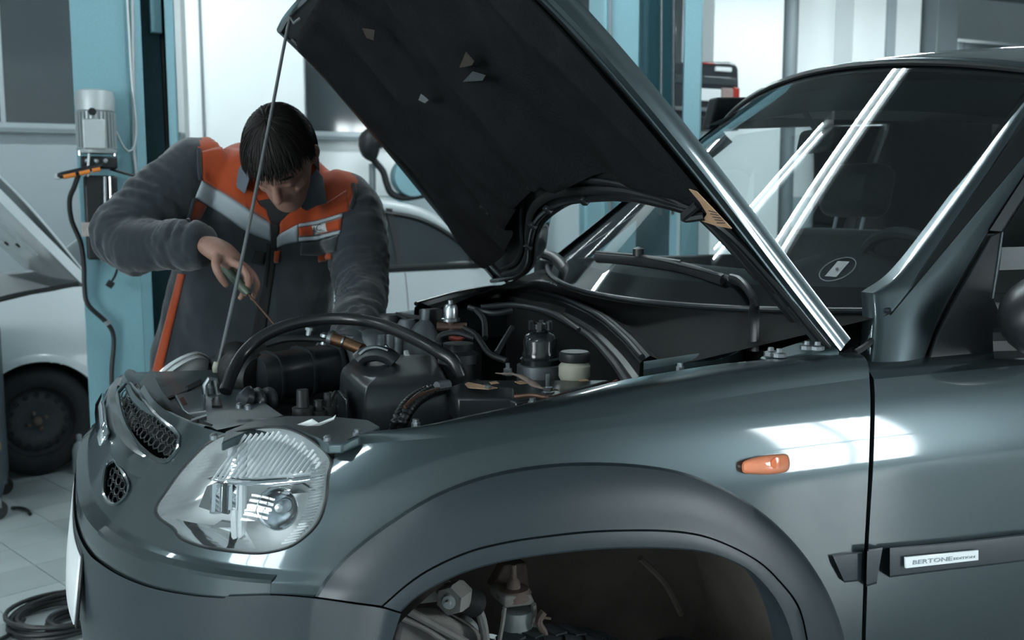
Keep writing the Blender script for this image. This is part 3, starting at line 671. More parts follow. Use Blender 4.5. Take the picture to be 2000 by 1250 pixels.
hpatch([(932, 98), (946, 66), (962, 84), (958, 92)], 'torn_patch', 'patch_brown', -.026)
hpatch([(938, 126), (958, 105), (984, 112), (978, 122)], 'worn_patch', 'patch_grey', -.026)
hpatch([(845, 168), (850, 156), (865, 168), (858, 174)], 'sticker_scrap', 'strip_grey', -.022)
hpatch([(740, 25), (765, 28), (762, 48), (748, 44)], 'torn_patch', 'patch_brown', -.026)
q = hpx([(952, 404)])[0]; MB().lathe([(.012, 0), (.016, .003), (.016, .006), (.010, .006), (.008, -.004)], H3(q[:1], q[1:], -.008)[0], -hn, 14).build('bump_stop', 'rubber', hood)
q = hpx([(1372, 390), (1384, 412)]); MB().tube(cr([H3(q[0:1, 0], q[0:1, 1], -.012)[0], H3(q[:, 0].mean()[None], q[:, 1].mean()[None] + .03, -.03)[0], H3(q[1:2, 0], q[1:2, 1], -.012)[0]], 12), .008, 8).build('rubber_loop', 'rubber', hood)
# hinge arms
for y in (-.70, .70):
    MB().tube([(1.26, y, .96), (1.235, y, 1.0), (1.195, y, 1.02), tuple(H3(np.array(.10), np.array(y), .004))], .012, 8, flat=.5).build('hood_hinge', 'steel_dull', hood)
# prop rod
top = H3(*hpx([(582, 40)])[0][:, None], -.012)[0]; base = lz(423., 717., .90)
a, b = np.array(base), np.array(top); tp_ = H3(*hpx([(572, 40)])[0][:, None], -.015)[0]
P = cr([a, a * .985 + tp_ * .015 + np.array([.003, 0, .0]), a * .7 + tp_ * .3 + np.array([.006, 0, 0]), a * .35 + tp_ * .65 + np.array([.004, 0, 0]), tp_, b, b + hn * .02], 40)
rod = MB().tube(P, .0042, 8).build('prop_rod', 'rod_grey', car)
MB().lathe([(.008, -.012), (.010, 0), (.007, .012)], a, (.1, 0, 1), 10).build('rod_grommet', 'milky', rod)

# ================================================================== front crossmember and latch
def zpan(u, v):
    z = .89
    for _ in range(6):
        P = lz(float(u), float(v), z); k = np.interp(P[1], lip[:, 1], np.arange(50)); xl, zl2 = np.interp(k, np.arange(50), lip[:, 0]), np.interp(k, np.arange(50), lip[:, 2]); zb = np.interp(P[1], bk[:, 1], bk[:, 2])
        z = zl2 + (zb - zl2) * float(np.clip((P[0] - xl) / (.285 - xl), 0, 1)) - .005
    return float(z)
def slab(px, z, name, m, par=car, th=.012, bev=.003, dz=None):
    if z is None: dz = [zpan(u, v) + .004 for u, v in px]; th = .010
    P = np.array(px, float); Q = lz(P[:, 0], P[:, 1], z) if dz is None else np.array([lz(u, v, zz) for (u, v), zz in zip(P, dz)])
    return MB().prism(Q, (0, 0, -th)).build(name, m, par, bevel=bev)
YT = .022                                   # the panel drops a little towards the far side
ts_ = np.linspace(-30, 22, 50)
zl_ = np.interp(ts_, [-30, -14, 0, 22], [.915, .908, .890, .862])
lip = skin(ts_, zl_, .0)
bk = np.stack([np.full(50, .285), np.linspace(-.50, .42, 50), np.interp(np.linspace(-.5, .42, 50), [-.5, -.2, 0, .42], [.925, .905, .885, .858])], 1)
rows = [lip + np.array([.0, 0, -.02]), lip + np.array([-.004, 0, -.006]), lip + np.array([.002, 0, .0025]), lip + np.array([.012, 0, .0]), lip + np.array([.02, 0, -.006])]
mid = [rows[-1] * (1 - s) + (bk + np.array([0, 0, -.006])) * s for s in np.linspace(.05, 1, 12)]
MB().loft(rows + mid + [bk + np.array([.006, 0, -.012]), bk + np.array([.006, 0, -.09])]).build('front_crossmember', 'paint_worn', car, sharp=35)
slab([(298, 770), (340, 745), (368, 752), (370, 760), (352, 768), (300, 788)], None, 'lock_plate', 'paint_worn', th=.006)
slab([(341, 771), (362, 766), (395, 758), (402, 776), (400, 800), (368, 808), (356, 800)], None, 'latch_recess', 'paint_worn', th=.005)
slab([(299, 784), (338, 770), (340, 774), (300, 789)], None, 'slot', 'black_paint', th=.004, bev=0)
slab([(362, 755), (392, 740), (396, 748), (366, 762)], None, 'slot', 'black_paint', th=.004, bev=0)
slab([(349, 778), (358, 775), (366, 789), (358, 792)], None, 'slot', 'black_paint', th=.004, bev=0)
slab([(412, 778), (428, 774), (434, 792), (414, 792)], None, 'slot', 'black_paint', th=.004, bev=0)
for q in ([(368, 806), (402, 801), (403, 804), (369, 809)], [(373, 818), (403, 808), (404, 812), (374, 822)]): slab(q, None, 'rib', 'steel_dull', th=.004, bev=.001)
lt = lz(401., 772., zpan(401, 772))
MB().tube([lt + np.array([0, 0, -.01]), lt + np.array([0, 0, .02]), lt + np.array([.008, .0, .032]), lt + np.array([.02, 0, .03]), lt + np.array([.024, 0, .0])], .005, 8).build('latch_hook', 'steel', car)
MB().lathe([(.012, 0), (.012, .012), (.006, .016), (.006, .026), (0, .028)], lt + np.array([.012, .02, 0]), (0, 0, 1), 12).build('latch_striker', 'steel', car)
for u, v in ((468, 797), (485, 800), (418, 858), (640, 862), (700, 858)):
    MB().lathe([(.006, 0), (.006, .006), (.003, .009), (0, .0095)], lz(float(u), float(v), .925), (0, 0, 1), 10).build('screw', 'steel_dull', car)
# panel between crossmember, headlight and fender
slab([(432, 865), (440, 842), (500, 818), (560, 812), (640, 812), (720, 820), (742, 832), (700, 852), (668, 868), (640, 868), (610, 850), (560, 832), (500, 836)], .922, 'headlight_bracket', 'paint_worn', th=.014, dz=[.918, .92, .925, .925, .925, .927, .93, .935, .928, .926, .925, .93, .926])
pp = [lz(u, v, z) for u, v, z in ((580, 829, .934), (610, 818, .95), (622, 826, .94), (650, 815, .955), (656, 810, .962), (652, 820, .948), (625, 831, .94), (600, 832, .936))]
MB().add(pp, [tuple(range(8))]).build('paper_tag', 'paper', car, solid=.0008)
# ================================================================== engine bay
def P3(u, v, z): return np.asarray(lz(float(u), float(v), z))
def AD(u, v, d): return np.asarray(at(np.array(float(u)), np.array(float(v)), d, LC))
bay = MB(); bay.box((.74, 0.02, .56), (.72, .62, .36)); bay.build('engine_block', 'engine_dark', car, bevel=.03)
MB().box((.72, -.66, .85), (.78, .02, .11)).build('inner_wing', 'engine_dark', car, bevel=.005)
MB().box((.72, .67, .78), (.75, .02, .20)).build('inner_wing', 'engine_dark', car, bevel=.005)
MB().box((1.20, 0, .70), (.02, 1.4, .56)).build('firewall', 'engine_dark', car)
MB().box((.33, 0, .62), (.03, 1.2, .46)).build('radiator', 'engine_dark', car, bevel=.01)
# engine top
MB().box((.72, .10, .72), (.42, .30, .20)).build('cylinder_head', 'alloy_dark', car, bevel=.03)
# air-filter box
tp4 = [P3(664, 716, .945), P3(690, 693, .952), P3(852, 690, .955), P3(884, 748, .945), P3(712, 760, .940)]
ab = [np.array(p) for p in tp4]; c_ = np.mean(ab, 0)
def ringz(k, z, sh=0.): return np.array([c_ + (p - c_) * k + np.array([0, 0, z]) for p in ab])
def rnd(poly, n=80, r=.15):
    P = np.array(poly); m = len(P); out = []
    for i in range(m):
        a, b, c = P[i - 1], P[i], P[(i + 1) % m]; out += [b + (a - b) * r * .5, b + (a - b) * r * .12 + (c - b) * r * .12, b + (c - b) * r * .5]
    return cr(out, n, closed=True)
rows = [rnd(ringz(k, z)) for k, z in ((.02, .004), (.5, .004), (.86, .002), (.95, -.004), (1.0, -.014), (1.025, -.04), (1.04, -.075), (1.09, -.078), (1.09, -.088), (1.04, -.09), (1.03, -.16), (1.0, -.2))]
af = MB().loft(rows, cu=True).build('air_filter_box', 'plastic_sheen', car, sharp=50)
for k in range(4):
    s = k / 3; a = P3(660 + 3 * k, 745 + 4 * k, .93); MB().box(a + np.array([.0, -.02, -.055]), (.006, .03, .08)).build('filter_rib', 'plastic_sheen', af, bevel=.002)
for k in range(5): a = P3(728 + 34 * k, 770 - 4 * k, .90); MB().box(a + np.array([.01, .0, -.06]), (.005, .012, .09)).build('filter_rib', 'plastic_black', af)
# intake duct with ribs and its bellows
d0, d1 = P3(500, 742, .895), P3(668, 712, .905); ax = (d1 - d0); L_ = np.linalg.norm(ax); ax /= L_; sd = np.cross(ax, [0, 0, 1]); sd /= np.linalg.norm(sd)
def sect(c, w, h, n=28, e=3.2):
    a = np.linspace(0, 2 * np.pi, n, endpoint=False); f = lambda t: np.sign(t) * np.abs(t) ** (2 / e)
    return np.array([c + sd * w * f(math.cos(k)) + np.array([0, 0, 1]) * h * f(math.sin(k)) for k in a])
duct = MB().loft([sect(d0 + ax * L_ * s, w_, h_) for s, w_, h_ in ((-.02, .02, .02), (0, .052, .047), (.1, .055, .05), (.6, .055, .05), (1.0, .05, .046), (1.15, .045, .04))], cu=True, cap=True).build('intake_duct', 'plastic_sheen', car, sharp=50)
for s in (.16, .52, .86): MB().loft([sect(d0 + ax * (L_ * s + o), .058 + k, .053 + k) for o, k in ((-.003, -.01), (-.003, .002), (.003, .002), (.003, -.01))], cu=True).build('duct_rib', 'plastic_sheen', duct)
for zz in (-.045, .03): MB().loft([np.array([d0 - sd * s + ax * L_ * t + np.array([0, 0, zz + o]) for t in (0.02, .98)]) for s, o in ((.05, .004), (.066, .0), (.05, -.004))]).build('duct_flange', 'plastic_sheen', duct)
bel = cr([P3(505, 738, .9), P3(488, 735, .9), P3(474, 728, .895), P3(464, 715, .885), P3(460, 705, .87)], 61)
rr = [.046 + (.004 if (i // 2) % 2 else -.003) for i in range(61)]
MB().tube(bel, rr, 22).build('duct_bellows', 'rubber', duct, sharp=60)
MB().tube(cr([AD(468, 772, 1.78), AD(480, 778, 1.78), AD(505, 782, 1.8), AD(530, 780, 1.82)], 12), [.01, .022, .024, .022] * 3, 12).build('coolant_pipe', 'plastic_sheen', car)
# the large hose arching over the engine
MB().tube(cr([AD(440, 765, 1.92), AD(455, 725, 1.95), AD(476, 690, 1.98), AD(515, 656, 2.0), (AD(575, 632, 2.02)), AD(640, 623, 2.03), AD(700, 625, 2.02), AD(752, 637, 1.98), AD(800, 657, 1.92), AD(850, 683, 1.86), AD(885, 705, 1.84), AD(900, 735, 1.84)], 70), .0125, 14).build('radiator_hose', 'rubber_gloss', car)
MB().tube(cr([AD(520, 672, 2.08), AD(560, 662, 2.08), AD(610, 661, 2.08), AD(640, 664, 2.08)], 20), .008, 10).build('heater_hose', 'rubber_gloss', car)
MB().tube(cr([AD(640, 658, 2.1), AD(660, 655, 2.1), AD(690, 660, 2.1)], 14), .004, 8).build('fuel_rail', 'steel_dull', car)
for u, v in ((603, 651), (632, 664), (648, 660)): MB().lathe([(.006, -.01), (.006, .006), (.009, .006), (.009, .012), (.003, .016)], AD(u, v, 2.08), (.2, 0, 1), 10).build('fitting', 'steel', car)
# intake runners
for u, v, r, d in ((655, 668, .030, 2.25), (690, 664, .032, 2.2), (727, 667, .034, 2.18)):
    c = AD(u, v, d); MB().tube(cr([c + np.array([-.03, .10, -.10]), c + np.array([-.01, .05, -.03]), c + np.array([.0, .0, -.006]), c + np.array([.01, -.05, -.03]), c + np.array([.01, -.08, -.10])], 20), r, 14).build('intake_runner', 'alloy', car)
for u in (745, 762, 778): MB().lathe([(.011, -.05), (.011, .012), (.008, .02), (0, .021)], AD(u, 672, 2.1), (0, 0, 1), 12).build('injector_boss', 'alloy', car)
MB().tube([AD(648, 661, 2.02), AD(676, 670, 2.0), AD(708, 683, 1.98)], .0125, 14).build('fuel_filter', 'bronze', car)
MB().tube([AD(640, 659, 2.02), AD(649, 662, 2.02)], .014, 12).build('filter_nut', 'steel_dull', car)
MB().tube([AD(668, 667, 2.0), AD(671, 668, 2.0)], .0135, 12).build('filter_clamp', 'steel', car)
MB().tube(cr([AD(700, 704, 1.92), AD(712, 694, 1.92), AD(735, 690, 1.92), AD(757, 695, 1.92), AD(772, 706, 1.92)], 20), .020, 12, flat=.8).build('duct_elbow', 'plastic_sheen', car)
MB().tube(cr([AD(702, 692, 1.90), AD(716, 681, 1.90), AD(738, 678, 1.90), AD(758, 684, 1.90)], 20), .003, 6).build('hose_clamp', 'steel', car)
MB().tube([AD(752, 676, 1.95), AD(762, 688, 1.95)], .005, 8).build('clamp_screw', 'chrome', car)
slab([(788, 684), (798, 682), (801, 692), (790, 692)], .958, 'connector', 'paper', th=.012)
# far row: caps, funnel, bracket, gas valve
MB().lathe([(.026, -.03), (.030, -.02), (.030, .012), (.026, .02), (0, .021)], AD(762, 630, 2.4), (0, 0, 1), 20).build('oil_cap', 'plastic_black', car)
MB().lathe([(.045, -.05), (.044, -.02), (.022, .018), (.010, .03), (.010, .055), (0, .056)], AD(828, 650, 2.3), (.1, 0, 1), 20).build('vacuum_chamber', 'alloy', car)
MB().lathe([(.03, -.04), (.03, 0), (.018, .02), (.0, .021)], AD(796, 640, 2.35), (0, 0, 1), 18).build('thermostat_cap', 'alloy', car)
MB().box(AD(812, 622, 2.4), (.09, .05, .008), (.2, .2, .3)).build('coil_bracket', 'plastic_black', car, bevel=.002)
MB().box(AD(842, 632, 2.35), (.05, .03, .07), (0, 0, .3)).build('ignition_coil', 'alloy_dark', car, bevel=.003)
gv = AD(880, 612, 2.3)
g_o = MB().lathe([(.022, -.018), (.022, -.012), (.017, -.010), (.017, .012), (.013, .020), (.006, .022), (.006, .03), (0, .031)], gv, (0, 0, 1), 22).build('gas_valve', 'steel', car)
MB().tube([gv + np.array([-.03, .012, -.03]), gv + np.array([.035, -.012, -.032])], .010, 10).build('valve_body', 'brass_dull', g_o)
MB().tube([gv + np.array([0, 0, -.02]), gv + np.array([.004, 0, -.06])], .009, 10).build('valve_stem', 'brass_dull', g_o)
MB().tube(cr([gv + np.array([-.005, -.01, -.055]), gv + np.array([.015, -.02, -.058]), gv + np.array([.035, -.02, -.045]), gv + np.array([.05, -.0, -.05])], 10), .006, 8).build('red_hose', 'red_rubber', car)
for pts in ([(930, 605), (945, 625), (948, 660)], [(915, 600), (960, 612), (1000, 606)], [(1000, 640), (985, 665), (970, 690)], [(905, 640), (930, 655), (955, 690), (990, 705)], [(940, 600), (1010, 596), (1080, 612), (1130, 645)]):
    MB().tube(cr([AD(u, v, 2.1 - .0006 * (v - 600) * 3) for u, v in pts], 16), .006, 8).build('wiring', random.choice(['rubber', 'plastic_black']), car)
MB().lathe([(.034, -.07), (.034, -.02), (.040, -.018), (.040, .0), (.028, .006), (.030, .02), (.0, .021)], AD(895, 690, 1.95), (0, 0, 1), 22).build('coolant_cap', 'plastic_black', car)
MB().tube(cr([AD(855, 668, 1.95), AD(862, 655, 1.95), AD(892, 650, 1.95), AD(925, 660, 1.95)], 14), .006, 8).build('cap_handle', 'plastic_black', car)
# power-steering / clutch reservoir with its grey ring, brake fluid bottle
rv = P3(1055, 712, .945)
ro_ = MB().lathe([(.040, .0), (.040, .012), (.036, .016), (.036, .024), (.033, .03), (.034, .048), (.028, .060), (.015, .066), (.015, .07), (.020, .072), (.020, .082), (0, .084)], rv, (0, 0, 1), 26).build('fluid_reservoir', 'plastic_gloss', car, sharp=40)
MB().lathe([(.046, -.045), (.046, .0), (.038, .002)], rv, (0, 0, 1), 26).build('reservoir_bracket', 'alloy', ro_)
for k in range(6): a = k * math.pi / 3; MB().box(rv + np.array([.020 * math.cos(a), .020 * math.sin(a), .078]), (.008, .008, .016), (0, 0, a)).build('cap_grip', 'plastic_black', ro_)
bf = P3(1122, 722, .95)
bo = MB().lathe([(.026, -.02), (.030, -.012), (.030, .008), (.022, .016), (.018, .018)], bf, (0, 0, 1), 22).build('brake_fluid_bottle', 'milky', car)
MB().lathe([(.028, .016), (.029, .018), (.029, .032), (.026, .035), (0, .036)], bf, (0, 0, 1), 22).build('bottle_cap', 'plastic_black', bo)
# battery
bt = [P3(878, 752, .93), P3(905, 742, .93), P3(1190, 742, .935), P3(1165, 760, .93), P3(1010, 782, .93)]
bat = MB().prism([P3(905, 742, .93), P3(1192, 742, .935), P3(1085, 772, .928), P3(1008, 785, .928)], (0, 0, -.14)).build('battery', 'plastic_sheen', car, bevel=.004)
MB().prism([P3(872, 757, .935), P3(905, 745, .938), P3(1004, 757, .938), P3(1004, 778, .93), P3(893, 778, .93)], (0, 0, -.045)).build('fuse_cover', 'plastic_sheen', bat, bevel=.004)
MB().prism([P3(1006, 768, .93), P3(1062, 768, .93), P3(1062, 780, .925), P3(1006, 786, .925)], (0, 0, -.02)).build('terminal_block', 'copper_dirty', bat, bevel=.003)
slab([(908, 750), (914, 746), (972, 757), (955, 760), (915, 757)], .942, 'battery_label', 'label_tan', bat, th=.001, bev=0)
for q in ([(1005, 745), (1018, 743), (1030, 748), (1015, 750)], [(1128, 741), (1145, 740), (1150, 743), (1132, 744)], [(955, 746), (970, 744), (975, 748), (960, 750)]): slab(q, .939, 'battery_label', 'label_tan', bat, th=.001, bev=0)
st = cr([P3(978, 730, .955), P3(1010, 732, .958), P3(1035, 745, .952), P3(1052, 757, .945), P3(1078, 760, .945)], 24)
MB().loft([st + np.array([-.006, .012, 0]), st, st + np.array([.006, -.012, 0])]).build('hold_down_strap', 'rust', bat, solid=.003)
for (u, v, z, h) in ((1070, 765, .945, .03), (992, 728, .955, .018)):
    p = P3(u, v, z); MB().lathe([(.011, -.004), (.011, .0), (.008, .001), (.008, .008), (.004, .009), (.004, h), (0, h)], p, (0, 0, 1), 6).build('hold_down_bolt', 'steel', bat)
MB().tube([P3(1070, 762, .93), P3(1072, 785, .93)], .006, 8).build('terminal_clamp', 'steel', bat)
p = P3(953, 758, .943); MB().lathe([(.006, 0), (.006, .006), (0, .008)], p, (0, 0, 1), 10).build('terminal_nut', 'steel', bat)
MB().tube(cr([P3(1005, 775, .94), P3(1040, 772, .944), P3(1075, 776, .942), P3(1110, 766, .94)], 14), .0035, 8).build('battery_cable', 'copper_dirty', bat)
MB().tube(cr([P3(1170, 757, .94), P3(1195, 750, .942), P3(1204, 745, .94)], 10), .004, 8).build('battery_cable', 'red_rubber', bat)
# corrugated wiring conduits and the connector
for o, r in ((0, .0095), (-14, .008)):
    pts = cr([P3(868 + o, 758, .935), P3(842 + o, 765, .935), P3(815 + o, 782, .93), P3(797 + o, 803, .92), P3(786 + o, 826, .905), P3(783 + o, 850, .88)], 81)
    MB().tube(pts, [r * (1.12 if (i // 2) % 2 else .86) for i in range(81)], 12).build('corrugated_conduit', 'rubber_gloss', car, sharp=60)
MB().tube(cr([P3(862, 758, .94), P3(838, 764, .945), P3(812, 775, .945), P3(790, 795, .935)], 20), .003, 6).build('battery_wire', 'copper_dirty', car)
MB().tube([P3(853, 755, .945), P3(876, 751, .945)], .009, 10).build('connector', 'alloy', car)
# pegs in front of the filter box
for u, v, r, h in ((592, 818, .018, .05), (622, 815, .014, .03), (640, 812, .011, .04)):
    p = P3(u, v, .90); MB().lathe([(r, -.02), (r, h * .4), (r * .6, h * .42), (r * .55, h), (0, h)], p, (0, 0, 1), 14).build('rubber_mount', 'rubber', car)
MB().tube([P3(632, 815, .90), P3(655, 765, .92)], .003, 6).build('hood_cable', 'rubber', car)
# bolts along the fender flange
for u, v in ((698, 852), (1040, 790), (1328, 722), (812, 832)):
    MB().lathe([(.007, -.004), (.007, .003), (.005, .003), (.005, .008), (0, .009)], ly(float(u), float(v) - 3, -.722), (0, 0, 1), 8).build('fender_bolt', 'steel', car)

# ---- firewall seal rails, cowl and its grille
def CW(u, v, z): return P3(u, v, z)
railpx = [(815, 596, .985), (900, 573, .995), (985, 563, 1.0), (1080, 578, 1.0), (1160, 612, .995), (1215, 655, .99), (1258, 702, .985)]
rl = cr([P3(*q) for q in railpx], 60)
rows = [rl + np.array([.03, 0, -.002]), rl + np.array([.012, 0, .006]), rl, rl + np.array([-.008, 0, -.006]), rl + np.array([-.010, 0, -.03]), rl + np.array([-.022, 0, -.034]), rl + np.array([-.024, 0, -.046])]
MB().loft(rows).build('firewall_seal', 'rubber_gloss', car, sharp=40)
MB().tube(rl + np.array([-.004, 0, .004]), .006, 8).build('seal_bead', 'rubber_gloss', car)
MB().tube(rl + np.array([-.03, 0, -.045]), .008, 8).build('seal_bead', 'rubber', car)
wbm = glass(np.linspace(1, -1, 60), -.04)
cow = [rl + np.array([.03, 0, -.002]), rl + np.array([.05, 0, -.012])] + [(rl + np.array([.06, 0, -.016])) * (1 - s) + (wbm + np.array([-.02, 0, -.012])) * s for s in np.linspace(.1, 1, 8)] + [wbm + np.array([.0, 0, -.004])]
cowl = MB().loft(cow).build('cowl_panel', 'plastic_cowl', car, sharp=45)
for k in range(26):
    s = .18 + k * .0125 if k < 11 else .33 + (k - 11) * .0135
    i = s * 59; j = int(i); a = cow[5][j] * (1 - (i - j)) + cow[5][j + 1] * (i - j); b_ = cow[8][j] * (1 - (i - j)) + cow[8][j + 1] * (i - j)
    MB().tube([a + np.array([0, 0, .004]), (a + b_) / 2 + np.array([0, 0, .010]), b_ + np.array([0, 0, .005])], .004, 5).build('cowl_slat', 'plastic_black', cowl)
MB().tube(wbm + np.array([-.012, 0, -.004]), .006, 8).build('cowl_edge', 'plastic_sheen', cowl)
# metal bracket running from the seal end to the wing
q0 = [(1257, 706, .985), (1330, 695, .985), (1400, 683, .985), (1445, 660, .99), (1482, 634, 1.0)]; q1 = [(1257, 722, .975), (1330, 710, .975), (1400, 702, .975), (1450, 682, .98), (1490, 640, .99)]
A_, B_ = cr([P3(*q) for q in q0], 30), cr([P3(*q) for q in q1], 30)
MB().loft([A_ + np.array([0, 0, -.03]), A_, (A_ + B_) / 2 + np.array([0, 0, .002]), B_, B_ + np.array([0, 0, -.05])]).build('wing_bracket', 'paint_worn', car, sharp=30)
slab([(1484, 697), (1500, 690), (1600, 655), (1622, 672), (1640, 684), (1560, 692), (1500, 704)], 1.0, 'hinge_plate', 'paint_worn', th=.01, dz=[.995, 1.0, 1.02, 1.015, 1.01, 1.0, .993])
for u, v, z in ((1505, 694, 1.0), (1522, 697, 1.0), (1576, 682, 1.012), (1596, 683, 1.012)): MB().lathe([(.012, 0), (.012, .006), (.006, .008), (.005, .014), (0, .015)], P3(u, v, z), (0, 0, 1), 8).build('hinge_bolt', 'steel_dull', car)
MB().tube(cr([P3(1672, 688, 1.0), P3(1690, 676, 1.01), P3(1708, 660, 1.02)], 10), .006, 8).build('scuttle_seal', 'rubber', car)
MB().prism([ly(1640., 690., -.73), ly(1706., 655., -.70), ly(1712., 735., -.74), ly(1690., 735., -.74)], (0, .1, 0)).build('scuttle_corner', 'black_paint', car)
# ---- far front wing
fx = np.linspace(.30, 1.25, 40); fz = np.interp(fx, [.30, .4, .66, .93, 1.25], [.83, .865, .915, .945, .985])
fw_ = lambda y, dz: np.stack([fx, np.full(40, y), fz + dz], 1)
MB().loft([fw_(.70, -.12), fw_(.70, -.015), fw_(.725, -.005), fw_(.745, 0), fw_(.775, -.004), fw_(.805, -.03), fw_(.835, -.12), fw_(.845, -.3), fw_(.84, -.6)]).build('front_fender', 'paint', car, sharp=45)
MB().box((1.7, .80, .55), (.95, .06, .70)).build('front_door', 'paint', car, bevel=.03, seg=4)

# ---- wipers
wp = P3(1473, 612, 1.06)
w1 = MB().tube(cr([wp + np.array([0, 0, -.07]), wp, AD(1472, 585, 1.78), AD(1450, 553, 1.82), AD(1430, 545, 1.86)], 16), [.013] * 6 + [.011] * 10, 10, flat=.7).build('wiper', 'plastic_black', car)
g = lambda u, v, o=.012: np.asarray(min([glass(s, t, o) for s in np.linspace(-1, 1, 161) for t in np.linspace(-.05, .5, 56)], key=lambda p: (lambda d: (1000 + FPX * (d @ Rt) / (d @ Fw) - u) ** 2 + (625 + FPX * (d @ Dn) / (d @ Fw) - v) ** 2)(p - LC)))
wa = [g(u, v, .02) for u, v in ((1440, 548), (1380, 528), (1300, 512), (1250, 502))]
MB().tube(cr([AD(1430, 545, 1.86)] + wa, 24), [.010] * 12 + [.007] * 12, 8, flat=.6).build('wiper_arm', 'plastic_black', w1)
wbd = [g(u, v, .008) for u, v in ((1165, 501), (1250, 508), (1330, 524), (1415, 548))]
MB().tube(cr(wbd, 24), .009, 8, flat=1.5).build('wiper_blade', 'rubber', w1)
MB().tube(cr([p + np.array([0, 0, .012]) for p in wbd[:3]], 16), .005, 6).build('blade_spine', 'plastic_black', w1)
MB().lathe([(.014, -.01), (.014, .008), (.0, .014)], g(1245, 493, .03), (0, 0, 1), 14).build('wiper_hub', 'plastic_black', w1)
p0 = AD(1050, 500, 2.98)
MB().tube(cr([AD(1046, 490, 3.0), AD(1062, 496, 2.98), AD(1085, 505, 2.95), AD(1106, 530, 2.9), AD(1108, 555, 2.86), AD(1096, 572, 2.82)], 20), .020, 10, flat=.8).build('wiper', 'plastic_black', car)
# ================================================================== wheel, wheel house, suspension
WC = Vector((.685, -.665, .172))
prof = [(.215, -.10), (.235, -.112), (.30, -.115), (.325, -.108), (.340, -.09), (.3445, -.05), (.345, 0), (.3445, .05), (.340, .09), (.325, .108), (.30, .115), (.235, .112), (.215, .10)]
tyre = MB().lathe(prof, WC, (0, 1, 0), 72, cap=False).build('front_tyre', 'tyre', car, sharp=50)
tr = MB()
for k in range(54):
    a = 2 * math.pi * k / 54
    for j, yo in enumerate((-.075, -.025, .025, .075)):
        aa = a + (.05 if j % 2 else 0); c = WC + Vector((math.cos(aa) * .342, yo, math.sin(aa) * .342)); tr.box(c, (.010, .044, .030), Euler((0, -aa, 0)).to_matrix() @ Euler((.4 if j % 2 else -.4, 0, 0)).to_matrix())
to = tr.build('tread_blocks', 'tyre', tyre); to['kind'] = 'stuff'
rim = MB().lathe([(.215, -.1), (.21, -.09), (.195, -.06), (.15, -.05), (.09, -.055), (.05, -.06), (.0, -.06)], WC, (0, 1, 0), 40, cap=False).build('wheel_rim', 'steel_dull', car)
MB().box((.72, -.50, .80), (.80, .34, .012)).build('bay_floor', 'engine_dark', car); MB().box((.72, .50, .70), (.80, .34, .012)).build('bay_floor', 'engine_dark', car)
# wheel-house liner: an open tunnel
a = np.linspace(math.radians(-25), math.radians(205), 50); ln = []
for y, r in ((-.80, .455), (-.72, .47), (-.55, .475), (-.38, .47), (-.34, .44), (-.335, .30), (-.335, .05)):
    ln.append(np.stack([.70 + r * np.cos(a) * 1.02, np.full(50, y), .36 + r * np.sin(a) * .93], 1))
MB().loft(ln).build('wheel_house_liner', 'liner', car, sharp=60)
for u0, v0, u1, v1 in ((1400, 1085, 1500, 1250), (1250, 1090, 1330, 1200)): MB().tube(cr([ly(u0, v0, -.50), ly((u0 + u1) / 2 + 8, (v0 + v1) / 2 - 6, -.48), ly(u1, v1, -.46)], 14), .006, 6).build('liner_seam', 'liner', car)
def SY(u, v, y=-.60): return np.asarray(ly(float(u), float(v), y))
s0 = SY(1010, 1195, -.56)
MB().lathe([(.028, -.20), (.028, 0), (.026, .004), (.0, .005)], s0, (0, 0, 1), 22).build('shock_absorber', 'mud_grey', car)
MB().prism([SY(984, 1166, -.60), SY(1040, 1162, -.60), SY(1048, 1182, -.58), SY(986, 1190, -.60)], (0, .07, 0)).build('shock_bracket', 'mud', car, bevel=.006)
MB().tube([SY(986, 1186, -.6), SY(982, 1215, -.6), SY(976, 1250, -.6), SY(972, 1290, -.6)], .004, 6).build('bracket_lip', 'mud', car)
MB().tube([SY(1042, 1180, -.59), SY(1044, 1200, -.58), SY(1038, 1218, -.58)], .005, 6).build('bracket_lip', 'mud', car)
c1_ = SY(1003, 1157, -.57); MB().lathe([(.0, .01), (.026, .008), (.032, .0), (.030, -.010), (.022, -.012), (0, -.012)][::-1], c1_, (0, 0, 1), 22).build('spring_cup', 'rust', car)
MB().lathe([(.013, .008), (.011, .02), (.006, .026), (.005, .05), (0, .051)], c1_, (0, 0, 1), 12).build('shock_stem', 'rust', car)
MB().prism([SY(985, 1105, -.5), SY(1030, 1100, -.5), SY(1035, 1150, -.5), SY(960, 1150, -.5)], (0, .03, 0)).build('tower_plate', 'rust', car, bevel=.004)
for pts, r, m in (([(900, 1170), (925, 1180), (940, 1205), (948, 1250), (950, 1300)], .010, 'mud'), ([(795, 1192), (850, 1222), (905, 1252), (960, 1285)], .009, 'mud'), ([(780, 1205), (830, 1228), (870, 1255)], .006, 'mud'), ([(1062, 1195), (1052, 1215), (1064, 1240), (1062, 1280)], .008, 'rust'), ([(1050, 1205), (1075, 1208)], .003, 'rust')):
    MB().tube(cr([SY(u, v, -.60) for u, v in pts], 14), r, 8, flat=.8).build('suspension_link', m, car)
MB().prism([SY(800, 1150, -.62), SY(868, 1140, -.62), SY(868, 1175, -.62), SY(790, 1185, -.62)], (0, .06, 0)).build('chassis_rail', 'mud', car, bevel=.004)
MB().prism([SY(780, 1205, -.58), SY(870, 1205, -.58), SY(940, 1235, -.58), SY(960, 1300, -.58), SY(760, 1300, -.58)], (0, .05, 0)).build('control_arm', 'mud', car, bevel=.01)
